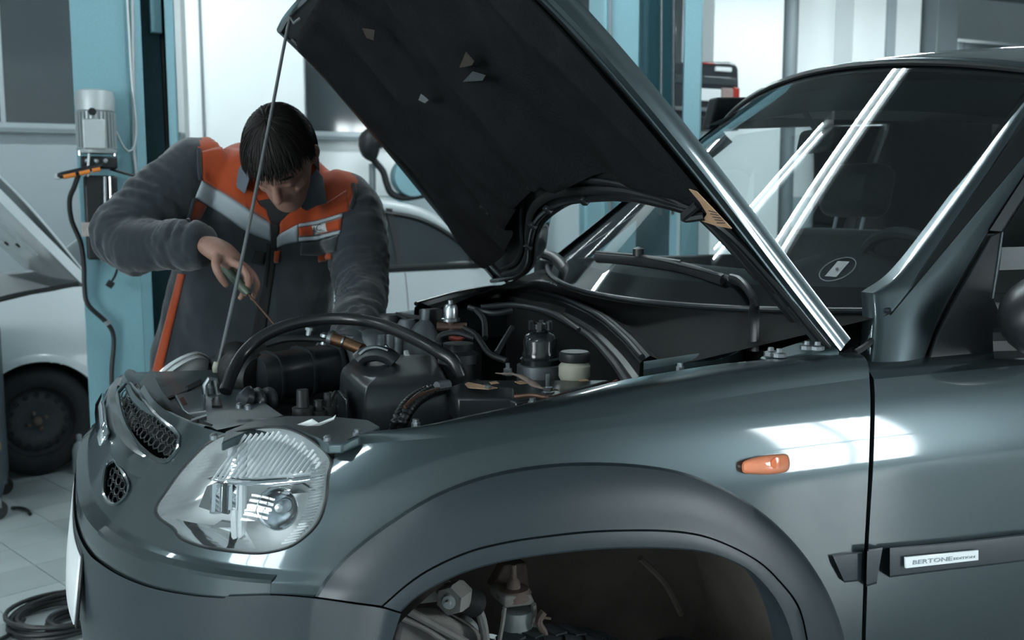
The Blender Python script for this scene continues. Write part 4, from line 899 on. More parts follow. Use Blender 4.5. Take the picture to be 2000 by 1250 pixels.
MB().prism([SY(895, 1250, -.55), SY(915, 1215, -.55), SY(938, 1220, -.55), SY(945, 1300, -.55), SY(890, 1300, -.55)], (0, .05, 0)).build('ball_joint_housing', 'mud_grey', car, bevel=.01)
b0 = SY(877, 1175, -.66); bj = MB().lathe([(.024, 0), (.026, .006), (.026, .03), (.020, .045)], b0, (.75, .66, 0), 6).build('ball_joint', 'mud', car)
MB().lathe([(.0, -.014), (.005, -.014), (.005, -.004), (.011, -.004), (.013, .0), (.013, .01)], b0, (.55, .83, 0), 12).build('joint_nut', 'mud_grey', bj)
MB().tube([SY(890, 1168, -.64), SY(905, 1172, -.62), SY(925, 1178, -.6)], [.022, .018, .024], 14).build('joint_boot', 'rubber', bj)
MB().box(SY(870, 1150, -.62), (.03, .03, .02), (.1, .3, .2)).build('joint_bolt', 'mud', bj, bevel=.004)
MB().tube([SY(1040, 1218, -.42), SY(1058, 1221, -.42)], .006, 6).build('brake_pipe_clip', 'paper', car)

# ================================================================== cabin
dsh = [np.stack([x + .0 * SS[::2], np.full(25, 0.), np.full(25, 0.)], 1) for x in (0,)]
yv = np.linspace(-.70, .68, 40)
def dashrow(x, z, h=.0): return np.stack([x - .10 * (1 - (yv / .7) ** 2) * max(0, 1 - (x - 1.40) * 3), yv, z + h * np.exp(-((yv + .34) / .17) ** 2)], 1)
MB().loft([dashrow(1.40, 1.055), dashrow(1.46, 1.075), dashrow(1.52, 1.085, .03), dashrow(1.58, 1.09, .06), dashrow(1.66, 1.085, .062), dashrow(1.70, 1.06, .05), dashrow(1.70, .9, 0), dashrow(1.72, .6)]).build('dashboard', 'dash', car, sharp=70)
sw = Vector((1.80, -.36, 1.03)); sax = Vector((.85, 0, .45)).normalized(); a1 = sax.orthogonal().normalized(); a2 = sax.cross(a1)
ring = [sw + (a1 * math.cos(k) + a2 * math.sin(k)) * .185 for k in np.linspace(0, 2 * math.pi, 48, endpoint=False)]
whl = MB().tube(ring, .015, 8, closed=True).build('steering_wheel', 'dash', car)
MB().lathe([(.0, -.03), (.06, -.03), (.075, -.01), (.07, .02), (0, .03)], sw, sax, 20).build('wheel_hub', 'dash', whl)
for an in (0, 2.1, 4.2): MB().tube([sw, sw + (a1 * math.cos(an) + a2 * math.sin(an)) * .18], .018, 8, flat=.5).build('wheel_spoke', 'dash', whl)
def seat(y):
    s = MB().loft([np.array([[2.05 + .25 * (z - .6) + dx, y + w * sg, z] for dx, w, sg in ((0, .22, -1), (-.05, .20, -1), (-.07, 0, 1), (-.05, .20, 1), (0, .22, 1), (.10, .20, 1), (.10, .2, -1))]) * np.array([1, 1, 1]) for z in (.55, .7, .9, 1.1, 1.18)], cu=True, cap=True).build('seat_back', 'seat_cloth', car, bevel=.02)
    MB().box((1.83, y, .52), (.5, .46, .14)).build('seat_cushion', 'seat_cloth', s, bevel=.05, seg=3)
    MB().box((2.24, y, 1.30), (.10, .26, .17), (0, .2, 0)).build('headrest', 'seat_cloth', s, bevel=.045, seg=4)
    for d in (-.06, .06): MB().tube([(2.20, y + d, 1.14), (2.23, y + d, 1.26)], .006, 6).build('headrest_post', 'steel', s)
seat(-.36); seat(.36)
# far side of the cabin: door with its window opening, pillar and trim
FY = .69
def FP(u, v): return np.asarray(ly(float(u), float(v), FY))
holeA = [FP(1395, 300), FP(1450, 262), FP(1560, 246), FP(1747, 244), FP(1652, 492), FP(1345, 500)]
x1_, z1_ = holeA[3][0], holeA[3][2]; x2_, z2_ = holeA[4][0], holeA[4][2]
m = MB()
def fpanel(pts, name, mt): return MB().prism(pts, (0, .05, 0)).build(name, mt, car, bevel=.006)
fpanel([(1.30, FY, .5), (4.0, FY, .5), (4.0, FY, z2_), (1.30, FY, z2_)], 'far_door_trim', 'dash')
fpanel([(x2_, FY, z2_), (4.0, FY, z2_), (4.0, FY, 1.62), (x1_ + .02, FY, 1.62)], 'far_rear_trim', 'dash')
fpanel([(1.90, FY - .02, 1.50), (x1_ + .1, FY - .02, z1_ + .01), (x1_ + .1, FY - .06, 1.64), (1.90, FY - .06, 1.60)], 'far_roof_rail', 'plastic_black')
MB().loft([[holeA[i] + np.array([0, .03, 0]) for i in (0, 1, 2, 3)], [holeA[5] + np.array([0, .03, 0])] * 2 + [holeA[4] + np.array([0, .03, 0])] * 2]).build('far_window', 'glass', car)
MB().box((3.2, 0, 1.05), (.05, 1.36, 1.15)).build('rear_bulkhead', 'dash', car)
MB().box((2.5, -.66, .85), (2.0, .05, .65)).build('near_door_trim', 'dash', car)
MB().box((2.3, 0, .30), (2.4, 1.4, .05)).build('floor_pan', 'dash', car)
MB().loft([np.stack([np.full(20, x), np.linspace(-.6, .6, 20), z - .06 * (np.linspace(-1, 1, 20)) ** 2], 1) for x, z in ((1.84, 1.565), (2.1, 1.60), (3.2, 1.61))]).build('headlining', 'lining_dark', car)
# mirror inside, top tint band, registration ring on the glass
rm = AD(1598, 275, 2.62)
ir = MB().box(rm, (.03, .20, .065), (0, .2, -.25)).build('interior_mirror', 'plastic_black', car, bevel=.015, seg=3)
MB().tube([rm + np.array([-.01, 0, .03]), rm + np.array([-.05, .02, .10])], .008, 8).build('mirror_stalk', 'plastic_black', ir)
MB().loft([glass(SS[1:-1], t, -.006) for t in np.linspace(.80, .985, 6)]).build('tint_band', 'tint', ws)
gc = g(1635, 527, .002); e1 = glass(-.55, .2) - glass(-.65, .2); e1 /= np.linalg.norm(e1); e2 = glass(-.6, .25) - glass(-.6, .15); e2 /= np.linalg.norm(e2)
MB().tube([gc + (e1 * .034 * math.cos(k) + e2 * .034 * math.sin(k)) for k in np.linspace(0, 2 * math.pi, 40, endpoint=False)], .0013, 6, closed=True).build('glass_sticker', 'strip_grey', ws)
MB().prism([gc + e1 * a + e2 * b for a, b in ((-.012, -.022), (.014, -.022), (.014, .022), (-.012, .022))], (0, 0, .0006)).build('sticker_print', 'strip_grey', ws)
MB().lathe([(.003, 0), (.003, .001), (0, .0015)], gc + np.array([-.002, 0, .001]), (-.6, -.1, .7), 10).build('sticker_dot', 'ink', ws)
# pads of the vehicle lift carry the sills
for y in (-.62, .62):
    for x in (1.4, 2.6):
        t = thing('axle_stand', {(-1, 1.4): 'steel support stand under the near front sill', (-1, 2.6): 'steel support stand under the near rear sill', (1, 1.4): 'steel support stand under the far front sill', (1, 2.6): 'steel support stand under the far rear sill'}[(1 if y > 0 else -1, x)], 'stand', (x, y, 0), 0, 'stands under the off-road car')
        MB().lathe([(.14, 0), (.13, .02), (.03, .28), (.025, .44), (.05, .455), (.05, LIFT + .19), (0, LIFT + .19)], (0, 0, 0), (0, 0, 1), 16).build('stand_column', 'steel_dull', t)
MB().box((1.9, -.62, .24), (2.2, .12, .06)).build('sill', 'paint', car, bevel=.01); MB().box((1.9, .62, .24), (2.2, .12, .06)).build('sill', 'paint', car, bevel=.01)
# rear part of the body (out of the picture)
MB().box((3.75, 0, .75), (.10, 1.6, .75)).build('tailgate', 'paint', car, bevel=.04, seg=3)
for y in (-.70, .70):
    MB().lathe([(.215, -.1), (.30, -.11), (.345, -.05), (.345, .05), (.30, .11), (.215, .1)], (3.1, y, .27), (0, 1, 0), 40, cap=True).build('rear_tyre', 'tyre', car)
MB().lathe([(.215, -.1), (.30, -.11), (.345, -.05), (.345, .05), (.30, .11), (.215, .1)], (.69, .68, .172), (0, 1, 0), 40, cap=True).build('front_tyre', 'tyre', car)
# ================================================================== lift posts
mat('headlamp_far', (.45, .50, .52), .15, .5, var=.25, scale=14)
mat('dark_car_paint', (.03, .037, .042), .35, .3, coat=.6, var=.1)
mat('tail_red', (.30, .03, .02), .25, coat=.5, var=.1)
mat('reflector_pink', (.30, .22, .21), .3, var=.3)
mat('tube_soft', (.8, .84, .85), .4)
mat('dark_bumper', (.10, .115, .125), .5)
mat('tyre_far', (.014, .016, .018), .85, 0, var=.3, scale=40, bump=.1, bscale=80)
mat('black_steel_rim', (.045, .05, .054), .5, .3, var=.3, scale=30)
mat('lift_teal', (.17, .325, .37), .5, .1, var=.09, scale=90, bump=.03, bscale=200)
mat('lift_teal_shade', (.05, .13, .155), .55, .1, var=.15, scale=60)  # recess shade put into the teal of the inner and back plates
mat('motor_grey', (.42, .46, .47), .45, .4, var=.08)
mat('orange_plastic', (.55, .17, .03), .45, var=.1)
mat('black_steel', (.012, .014, .016), .45, .3, var=.3)
mat('cable_black', (.012, .013, .014), .45, var=.2)
mat('label_faded', (.30, .26, .25), .6, var=.4, scale=30)
def W(u, y, v=400): return ony(np.array(float(u)), np.array(float(v)), y)
def wy(u, v, y): return np.asarray(ony(np.array(float(u)), np.array(float(v)), y))
def post(name, lab, cols, loc, H=3.3):
    t = thing(name, lab, 'lift post', (loc[0], loc[1], 0)); o = np.array([loc[0], loc[1], 0])
    for nm, poly, m, z0, z1 in cols:
        P = [np.array([p[0], p[1], z0]) - o for p in poly]; MB().prism(P, (0, 0, z1 - z0)).build(nm, m, t, bevel=.004)
    return t, o
yp = 2.70
xa_, xb_, xc_, xd_ = [W(u, yp)[0] for u in (155, 270, 290, 352)]
pol = lambda *q: list(q)
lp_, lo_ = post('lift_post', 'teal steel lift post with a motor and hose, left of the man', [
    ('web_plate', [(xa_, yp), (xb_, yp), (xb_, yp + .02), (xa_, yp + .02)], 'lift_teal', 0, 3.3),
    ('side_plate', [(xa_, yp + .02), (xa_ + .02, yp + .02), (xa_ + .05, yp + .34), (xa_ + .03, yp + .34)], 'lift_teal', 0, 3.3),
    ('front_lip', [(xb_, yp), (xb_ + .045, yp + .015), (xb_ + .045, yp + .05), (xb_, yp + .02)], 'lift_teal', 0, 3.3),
    ('back_plate', [(xb_ + .02, yp + .26), (xd_ + .02, yp + .26), (xd_ + .02, yp + .28), (xb_ + .02, yp + .28)], 'lift_teal_shade', 0, 3.3),
    ('inner_plate', [(xb_ + .005, yp + .03), (xb_ + .025, yp + .03), (xb_ + .045, yp + .27), (xb_ + .025, yp + .27)], 'lift_teal_shade', 0, 3.3),
    ('side_plate', [(xd_ - .01, yp + .05), (xd_ + .01, yp + .05), (xd_ + .03, yp + .28), (xd_ + .01, yp + .28)], 'lift_teal_shade', 0, 3.3),
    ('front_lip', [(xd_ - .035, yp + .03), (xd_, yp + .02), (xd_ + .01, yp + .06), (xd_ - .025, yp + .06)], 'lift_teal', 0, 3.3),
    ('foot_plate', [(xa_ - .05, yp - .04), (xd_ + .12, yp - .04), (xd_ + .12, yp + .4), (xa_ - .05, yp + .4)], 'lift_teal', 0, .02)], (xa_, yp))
def LP(u, v, dy=0.): return wy(u, v, yp + dy) - lo_
MB().box(LP(303, 10, .12), (.05, .05, .25)).build('chain_guide', 'lift_teal', lp_, bevel=.005)
MB().tube([LP(312, -60, .20), LP(330, 320, .20), LP(332, 420, .20)], .014, 8).build('lift_chain', 'black_steel', lp_)
MB().tube(cr([LP(246, -40, -.02), LP(252, 60, -.02), LP(256, 140, -.02), LP(262, 205, -.02), LP(266, 250, -.03), LP(262, 285, -.05), LP(252, 296, -.06), LP(240, 285, -.07), LP(225, 255, -.09), LP(206, 232, -.11)], 40), .005, 8).build('power_cable', 'motor_grey', lp_)
MB().tube([LP(258, -40, -.012), LP(262, 300, -.012), LP(275, 420, -.012)], .008, 6).build('cable_channel', 'motor_grey', lp_)
# motor with terminal box, valve block, tank and lever
m0 = LP(190, 300, -.10); r_ = .080
mo_ = MB().lathe([(r_ * .95, .0), (r_, .008), (r_, .016), (r_ * .86, .02), (r_ * .86, .175), (r_ * .98, .18), (r_ * 1.0, .235), (r_ * .93, .262), (r_ * .6, .27), (0, .271)], m0, (0, 0, 1), 36).build('pump_motor', 'motor_grey', lp_)
for k in range(28):
    a = 2 * math.pi * k / 28; MB().box(m0 + np.array([math.cos(a) * r_ * .9, math.sin(a) * r_ * .9, .098]), (.018, .003, .15), (0, 0, a)).build('cooling_fin', 'motor_grey', mo_)
MB().box(LP(184, 262, -.19), (.09, .045, .125)).build('terminal_box', 'motor_grey', mo_, bevel=.006)
MB().lathe([(.016, 0), (.016, .008), (.013, .012), (0, .013)], LP(180, 218, -.214), (0, -1, 0), 18).build('motor_button', 'black_steel', mo_)
for dx in (-.07, .07): MB().lathe([(.006, 0), (.006, .02), (0, .021)], m0 + np.array([dx, -.03, -.01]), (0, 0, 1), 8).build('motor_bolt', 'steel', mo_)
MB().box(LP(193, 318, -.10), (.145, .13, .05)).build('valve_block', 'black_steel', lp_, bevel=.006)
for u in (170, 188, 206): MB().lathe([(.010, 0), (.010, .012), (.006, .016), (0, .017)], LP(u, 314, -.165), (0, -1, 0), 10).build('valve_plug', 'steel', lp_)
MB().box(LP(199, 425, -.09), (.135, .14, .36)).build('oil_tank', 'black_steel', lp_, bevel=.012, seg=3)
MB().box(LP(180, 448, -.162), (.085, .003, .06)).build('tank_label', 'label_faded', lp_)
MB().tube([LP(205, 345, -.165), LP(206, 400, -.165)], .008, 8).build('tank_pipe', 'steel_dull', lp_)
MB().tube([LP(215, 345, -.165), LP(217, 400, -.165)], .006, 8).build('tank_pipe', 'steel', lp_)
MB().tube([LP(174, 300, -.19), LP(171, 345, -.20)], .006, 8).build('release_lever', 'steel', lp_)
MB().tube([LP(112, 344, -.22), LP(122, 342, -.22), LP(160, 333, -.22), LP(200, 322, -.20)], [.012, .016, .015, .012], 10, flat=.9).build('lever_grip', 'black_steel', lp_)
for u0, u1 in ((124, 148), (155, 176), (180, 196)): MB().tube([LP(u0, 346 - (u0 - 124) * .22, -.236), LP(u1, 346 - (u1 - 124) * .22, -.236)], .009, 8).build('grip_inlay', 'orange_plastic', lp_)
MB().box(LP(112, 345, -.22), (.022, .02, .022), (0, .2, 0)).build('grip_end', 'motor_grey', lp_, bevel=.003)
MB().tube(cr([LP(153, 342, -.20), LP(145, 365, -.18), LP(136, 390, -.14), LP(140, 430, -.10), (LP(158, 475, -.08)), LP(164, 520, -.06), LP(165, 560, -.05), LP(172, 595, -.05), LP(208, 630, -.04), LP(222, 660, -.03), LP(218, 730, -.03), LP(222, 790, -.03), LP(232, 825, -.03), LP(240, 880, -.03)], 80), .0105, 10).build('hydraulic_hose', 'cable_black', lp_)
MB().tube([LP(208, 627, -.05), LP(212, 634, -.05)], .014, 10).build('hose_clip', 'steel', lp_)
MB().tube(cr([LP(215, 330, -.12), LP(250, 340, -.10), LP(300, 352, -.08), LP(330, 362, -.06)], 16), .006, 8).build('pump_lever', 'black_steel', lp_)
MB().tube(cr([LP(226, 505, -.10), LP(230, 520, -.10), LP(224, 540, -.10), LP(216, 552, -.10)], 12), .005, 6).build('loose_plug_cable', 'cable_black', lp_)
MB().box(LP(215, 555, -.10), (.03, .025, .03), (0, .6, 0)).build('loose_plug', 'black_steel', lp_, bevel=.004)
yq = 2.5
x0, x1, x2, x3, x4 = [W(u, yq, 150)[0] for u in (1182, 1196, 1247, 1340, 1369)]
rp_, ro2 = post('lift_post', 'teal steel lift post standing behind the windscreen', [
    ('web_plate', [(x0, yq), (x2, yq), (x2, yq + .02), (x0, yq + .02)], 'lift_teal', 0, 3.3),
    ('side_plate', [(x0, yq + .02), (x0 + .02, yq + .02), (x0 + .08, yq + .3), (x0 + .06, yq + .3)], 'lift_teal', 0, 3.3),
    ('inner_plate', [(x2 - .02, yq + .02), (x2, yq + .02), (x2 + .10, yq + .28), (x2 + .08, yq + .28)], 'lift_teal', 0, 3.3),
    ('back_plate', [(x2 + .08, yq + .28), (x4, yq + .28), (x4, yq + .3), (x2 + .08, yq + .3)], 'lift_teal_shade', 0, 3.3),
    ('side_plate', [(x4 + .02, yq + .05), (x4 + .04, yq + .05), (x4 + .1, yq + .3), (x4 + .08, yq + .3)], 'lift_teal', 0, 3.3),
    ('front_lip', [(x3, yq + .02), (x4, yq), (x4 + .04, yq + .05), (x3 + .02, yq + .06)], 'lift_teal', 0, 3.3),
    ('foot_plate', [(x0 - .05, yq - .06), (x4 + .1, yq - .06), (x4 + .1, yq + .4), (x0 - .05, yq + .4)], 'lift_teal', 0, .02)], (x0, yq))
for u in (1292, 1316): MB().tube([wy(u, -60, yq + .15) - ro2, wy(u - 2, 420, yq + .15) - ro2], .009, 8).build('lift_chain', 'steel_dull', rp_)
MB().tube([wy(1192, -60, yq - .02) - ro2, wy(1192, 420, yq - .02) - ro2], .009, 8).build('conduit', 'pipe_grey', rp_)

# ================================================================== white saloon behind the post
wc = thing('saloon_car', 'white saloon car with raised hood and black steel wheel, behind the lift post', 'car', (-.25, 3.93, 0), math.radians(14))
TOPX = [-.84, -.78, -.6, -.3, 0, .22, .6, 1.2, 2.0, 2.6, 2.9, 3.3, 3.42]; TOPZ = [.70, .80, .90, .97, 1.03, 1.06, 1.065, 1.07, 1.085, 1.10, 1.11, 1.08, .95]
def sy(x, z):
    y = .045 * ((z - .62) / .42) ** 2 + np.where(x < -.35, .55 * (np.maximum(0, -.35 - x) / .49) ** 2.4, 0) + np.where(x > 2.9, .35 * (np.maximum(0, x - 2.9) / .52) ** 2.4, 0)
    return y
xs = np.linspace(-.84, 3.42, 170); vs = np.linspace(0, 1, 46)
Xg, Vg = np.meshgrid(xs, vs); Zg = .20 + (np.interp(Xg, TOPX, TOPZ) - .20) * Vg; Yg = sy(Xg, Zg)
cut = lambda x, z: ((x - 0) ** 2 + (z - .31) ** 2 < .355 ** 2) | ((x - 2.55) ** 2 + (z - .31) ** 2 < .355 ** 2)
def side(mir):
    f = []; n_ = 170
    for i in range(45):
        for j in range(169):
            if not cut((Xg[i, j] + Xg[i, j + 1]) / 2, (Zg[i, j] + Zg[i + 1, j]) / 2): a = i * n_ + j; f.append((a, a + 1, a + n_ + 1, a + n_))
    Y = Yg if not mir else 1.70 - Yg
    return np.stack([Xg, Y, Zg], -1).reshape(-1, 3), f
MB().add(*side(False)).build('body_side', 'paint_white', wc, sharp=60); MB().add(*side(True)).build('body_side', 'paint_white', wc, sharp=60)
for xw in (0, 2.55):
    a = np.linspace(math.radians(-18), math.radians(198), 60)
    lipp = lambda r, dy: np.array([[xw + r * math.cos(k), float(sy(np.array(xw + r * math.cos(k)), np.array(.31 + r * math.sin(k)))) + dy, .31 + r * math.sin(k)] for k in a])
    MB().loft([lipp(.385, -.001), lipp(.37, -.012), lipp(.348, -.012), lipp(.345, .02), lipp(.345, .3), lipp(.1, .32)]).build('wheel_arch', 'arch_white', wc, sharp=50) if False else None
    MB().loft([lipp(.392, .0), lipp(.375, -.010), lipp(.350, -.010), lipp(.346, .03)]).build('arch_lip', 'paint_white', wc, sharp=60)
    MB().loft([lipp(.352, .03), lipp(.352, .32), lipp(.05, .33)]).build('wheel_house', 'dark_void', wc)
def wheel(xw, y, ry=0):
    c = Vector((xw, y, .312)); t = MB().lathe([(.19, .0), (.20, -.02), (.26, -.025), (.295, -.01), (.308, .02), (.312, .10), (.305, .18), (.26, .20)], c, (0, 1, 0), 56, cap=False).build('tyre', 'tyre_far', wc, sharp=60)
    r = MB().lathe([(.192, -.012), (.19, .004), (.178, .02), (.172, .03), (.150, .018), (.125, .012), (.10, .02), (.06, .03), (.03, .028), (0, .026)], c, (0, 1, 0), 48, cap=False).build('steel_rim', 'black_steel_rim', wc, sharp=60)
    for k in range(16):
        a = 2 * math.pi * k / 16; MB().lathe([(0, -.002), (.014, -.002), (.016, .004)], c + Vector((math.cos(a) * .150, .014, math.sin(a) * .150)), (0, -1, 0), 12).build('rim_hole', 'dark_void', r)
    for k in range(4):
        a = 2 * math.pi * k / 4 + .4; MB().lathe([(.012, 0), (.012, .014), (.006, .018), (0, .018)], c + Vector((math.cos(a) * .05, .026, math.sin(a) * .05)), (0, -1, 0), 6).build('wheel_bolt', 'rust', r)
    MB().lathe([(.026, 0), (.024, .02), (.012, .026), (0, .026)], c + Vector((0, .026, 0)), (0, -1, 0), 14).build('hub_cap', 'rust', r)
pass; pass
wheel(0, .06); wheel(2.55, .06)
for xw in (0, 2.55): MB().lathe([(.20, 0), (.30, .0), (.312, .03), (.312, .16), (.30, .19), (.2, .19)], (xw, 1.46, .312), (0, 1, 0), 40).build('tyre', 'tyre_far', wc)
# bottom, ends, scuttle, boot
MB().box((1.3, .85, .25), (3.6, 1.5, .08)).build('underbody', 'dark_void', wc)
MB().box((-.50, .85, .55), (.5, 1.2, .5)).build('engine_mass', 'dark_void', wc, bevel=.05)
yl = np.linspace(.55, 1.15, 12); MB().loft([np.stack([np.full(12, x), yl, np.full(12, z)], 1) for x, z in ((-.84, .22), (-.86, .45), (-.84, .70), (-.78, .80))]).build('front_panel', 'paint_white', wc)
ypl = np.linspace(.05, 1.65, 20)
MB().loft([np.stack([np.full(20, x), ypl, np.full(20, z)], 1) for x, z in ((.18, 1.04), (.32, 1.05), (.40, 1.06))]).build('scuttle', 'plastic_black', wc)
ylb = np.linspace(.06, 1.64, 20); bow = lambda k: k * (1 - ((ylb - .85) / .8) ** 2)
MB().loft([np.stack([np.full(20, x), ylb, z + bow(.03)], 1) for x, z in ((3.0, 1.14), (3.1, 1.135), (3.3, 1.11), (3.40, 1.03))] + [np.stack([np.full(20, 3.42), .35 + (ylb - .05) * .62, np.full(20, z)], 1) for z in (.93, .6, .25)]).build('boot_lid', 'paint_white', wc, sharp=70)
# greenhouse: roof, pillars, windows
RX = [.42, .70, 1.00, 1.40, 1.95, 2.35, 2.66, 2.92, 3.10]; RZ = [1.10, 1.33, 1.50, 1.555, 1.565, 1.55, 1.49, 1.34, 1.15]
def rz(x): return np.interp(x, RX, RZ)
def gy(z): return .055 + .20 * (z - 1.06) / .5            # tumblehome of the near side
xr = cr(np.stack([RX, RZ], 1), 80)
sc = np.linspace(0, 1, 24)
def rrow(x, z): y0 = gy(z); y1 = 1.70 - y0; yv = y0 + (y1 - y0) * sc; return np.stack([np.full(24, x), yv, z + .05 * (1 - (2 * sc - 1) ** 4) * (1 if z > 1.3 else max(0, (z - 1.1) / .2))], 1)
allr = [rrow(x, z) for x, z in xr]
i0 = int(np.argmax(xr[:, 0] > 1.02)); i1 = int(np.argmax(xr[:, 0] > 2.52))
MB().loft(allr[i0:i1]).build('roof', 'paint_white', wc, sharp=70)
MB().loft(allr[:i0 + 1]).build('windscreen', 'window_glass', wc, sharp=70); MB().loft(allr[i1 - 1:]).build('rear_window', 'window_glass', wc, sharp=70)
for mir in (0, 1):
    fm = lambda P: np.array([[p[0], (1.70 - p[1]) if mir else p[1], p[2]] for p in P])
    top = np.array([[x, gy(z), z] for x, z in xr])
    def band(a, b, name, m): MB().loft([fm(a), fm((np.array(a) + np.array(b)) / 2 + np.array([0, -.012, 0])), fm(b)]).build(name, m, wc, sharp=60, solid=.01)
    inner = np.array([[min(max(x, .62), 3.0) if z < 1.3 else x, gy(z - .06) - .004, max(z - .075, 1.10)] for x, z in xr])
    band(top, inner, 'roof_frame', 'paint_white')
    inner2 = inner + np.array([0, -.003, 0]); inner3 = np.array([[p[0] + (.03 if p[0] < 1 else -.03 if p[0] > 2.3 else 0), gy(p[2] - .02), max(p[2] - .022, 1.09)] for p in inner])
    band(inner2, inner3, 'window_seal', 'plastic_black')
    bot = np.array([[p[0], gy(1.08), 1.08] for p in inner])
    MB().loft([fm(inner), fm(bot)]).build('side_window', 'window_glass', wc, sharp=80)
    MB().loft([fm([[x, gy(1.075) - .01, z] for x in np.linspace(.5, 3.05, 12)]) for z in (1.055, 1.105)]).build('belt_trim', 'plastic_black', wc, solid=.012)
    for xx in (1.42, 2.38): MB().box(fm([[xx, gy(1.3) - .004, 1.30]])[0], (.05, .012, .46), (-.38 if not mir else .38, 0, 0)).build('window_pillar', 'plastic_black', wc)
MB().box((.62, -.09, 1.14), (.10, .16, .12)).build('door_mirror', 'plastic_black', wc, bevel=.03, seg=3)
for xx in (1.25, 2.15): MB().tube(cr([(xx - .09, .01, .93), (xx - .06, -.02, .935), (xx + .06, -.02, .935), (xx + .09, .01, .93)], 12), .010, 8).build('door_handle', 'paint_white', wc)
for xx in (.40, 1.40, 2.40):
    zz = np.linspace(.25, 1.05, 16); MB().tube(np.stack([np.full(16, xx), sy(np.full(16, xx), zz) - .0005, zz], 1), .003, 4).build('door_gap', 'dark_void', wc)
# headlight and raised hood
hz = [(-.80, .72), (-.70, .86), (-.50, .92), (-.36, .95), (-.40, .86), (-.58, .76)]
MB().prism([(x, float(sy(np.array(x), np.array(z))) - .012, z) for x, z in hz], (0, .10, 0)).build('headlight', 'headlamp_far', wc, bevel=.01)
pass
ha = math.radians(50); hyl = np.linspace(.10, 1.60, 26)
def hrow(s, off): return np.stack([.28 - s * math.cos(ha) + off * math.sin(ha) + 0 * hyl, hyl + (.85 - hyl) * .10 * s, 1.07 + s * math.sin(ha) + off * math.cos(ha) + .05 * s * (1 - s) * 0 + 0 * hyl], 1)
hs = np.linspace(0, 1.02, 18)
hw = MB().loft([hrow(s, .05 + .05 * math.sin(s * 2.6)) for s in hs]).build('raised_hood', 'paint_white', wc, sharp=60, solid=.006)
def relief(s): return .012 * np.sin(9 * s + 4 * (hyl - .85) ** 2) + .014 * np.cos((hyl - .85) * 9) * math.sin(3 * s)
MB().loft([hrow(s, .0) + np.array([0, 0, 1.])[None] * relief(s)[:, None] for s in hs]).build('hood_inner_panel', 'paint_white', hw, sharp=60)
MB().loft([hrow(s, .05)[:1].repeat(2, 0) + np.array([[0, 0, 0], [-math.sin(ha) * .05, 0, -math.cos(ha) * .05]]) for s in hs]).build('hood_edge', 'paint_white', hw)
for yy_, s in ((.62, .30), (.95, .30)): MB().lathe([(.016, -.004), (.016, .004), (0, .004)], (.28 - s * math.cos(ha) - .03, yy_, 1.07 + s * math.sin(ha) - .02), (-math.sin(ha), -.1, -math.cos(ha)), 12).build('hood_hole', 'dark_void', hw)
MB().tube([(-.30, .12, .97), (-.22, .16, 1.36)], .006, 6).build('hood_stay', 'black_steel', wc)
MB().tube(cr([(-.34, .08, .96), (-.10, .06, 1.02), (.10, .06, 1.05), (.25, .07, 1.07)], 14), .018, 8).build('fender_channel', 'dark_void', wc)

# ================================================================== floor things on the left
mat('jug_white', (.30, .34, .36), .5, var=.1)
jb = wy(160, 915, 3.3); jb[2] = 0
f0 = np.asarray(onz(np.array(158.), np.array(925.), 0.)); jx, jy = f0[0], f0[1]
jg = thing('spray_bottle', 'pale grey bottle standing on the floor by the black steel wheel', 'bottle', (jx, jy, 0))
MB().lathe([(.036, 0), (.040, .006), (.040, .14), (.030, .17), (.013, .19), (.013, .205)], (0, 0, 0), (0, 0, 1), 18).build('bottle_body', 'jug_white', jg)
MB().lathe([(.015, .20), (.015, .225), (.008, .23), (0, .231)], (0, 0, 0), (0, 0, 1), 14).build('bottle_cap', 'jug_white', jg)
f1 = np.asarray(onz(np.array(176.), np.array(912.), 0.))
fl_ = thing('floor_flask', 'small orange-capped flask beside the pale bottle on the floor', 'bottle', (f1[0] - .035, f1[1], 0))
MB().lathe([(.030, 0), (.033, .005), (.033, .19), (.018, .235), (.014, .26)], (0, 0, 0), (0, 0, 1), 16).build('flask_body', 'black_steel', fl_)
MB().lathe([(.018, .255), (.026, .262), (.026, .29), (.018, .30), (0, .301)], (0, 0, 0), (0, 0, 1), 14).build('flask_cap', 'orange_plastic', fl_)
# tool trolley at the left edge
tc_ = np.asarray(onz(np.array(2.), np.array(1018.), 0.))
tr_ = thing('tool_trolley', 'blue-grey tool trolley on a castor at the left picture edge', 'trolley', (tc_[0] - .30, tc_[1], 0), math.radians(0))
mat('trolley_blue', (.060, .080, .10), .5, .1, var=.2, scale=25)
MB().box((.0, .28, .50), (.62, .55, .78)).build('trolley_cabinet', 'trolley_blue', tr_, bevel=.012)
for z in (.30, .52, .72): 
    d = MB().box((.0, -.003, z), (.54, .012, .16)).build('drawer', 'trolley_blue', tr_, bevel=.004); MB().tube([(-.2, -.03, z + .05), (.2, -.03, z + .05)], .008, 8).build('drawer_handle', 'steel', d)
for x in (-.25, .285):
    for y in (.04, .5):
        c = MB().tube([(x, y - .016, .045), (x, y + .016, .045)], .045, 20).build('castor', 'rubber', tr_); MB().box((x, y, .085), (.04, .05, .05)).build('castor_fork', 'steel_dull', c)
MB().box((.312, .05, .36), (.006, .05, .03)).build('trolley_sticker', 'label_tan', tr_)
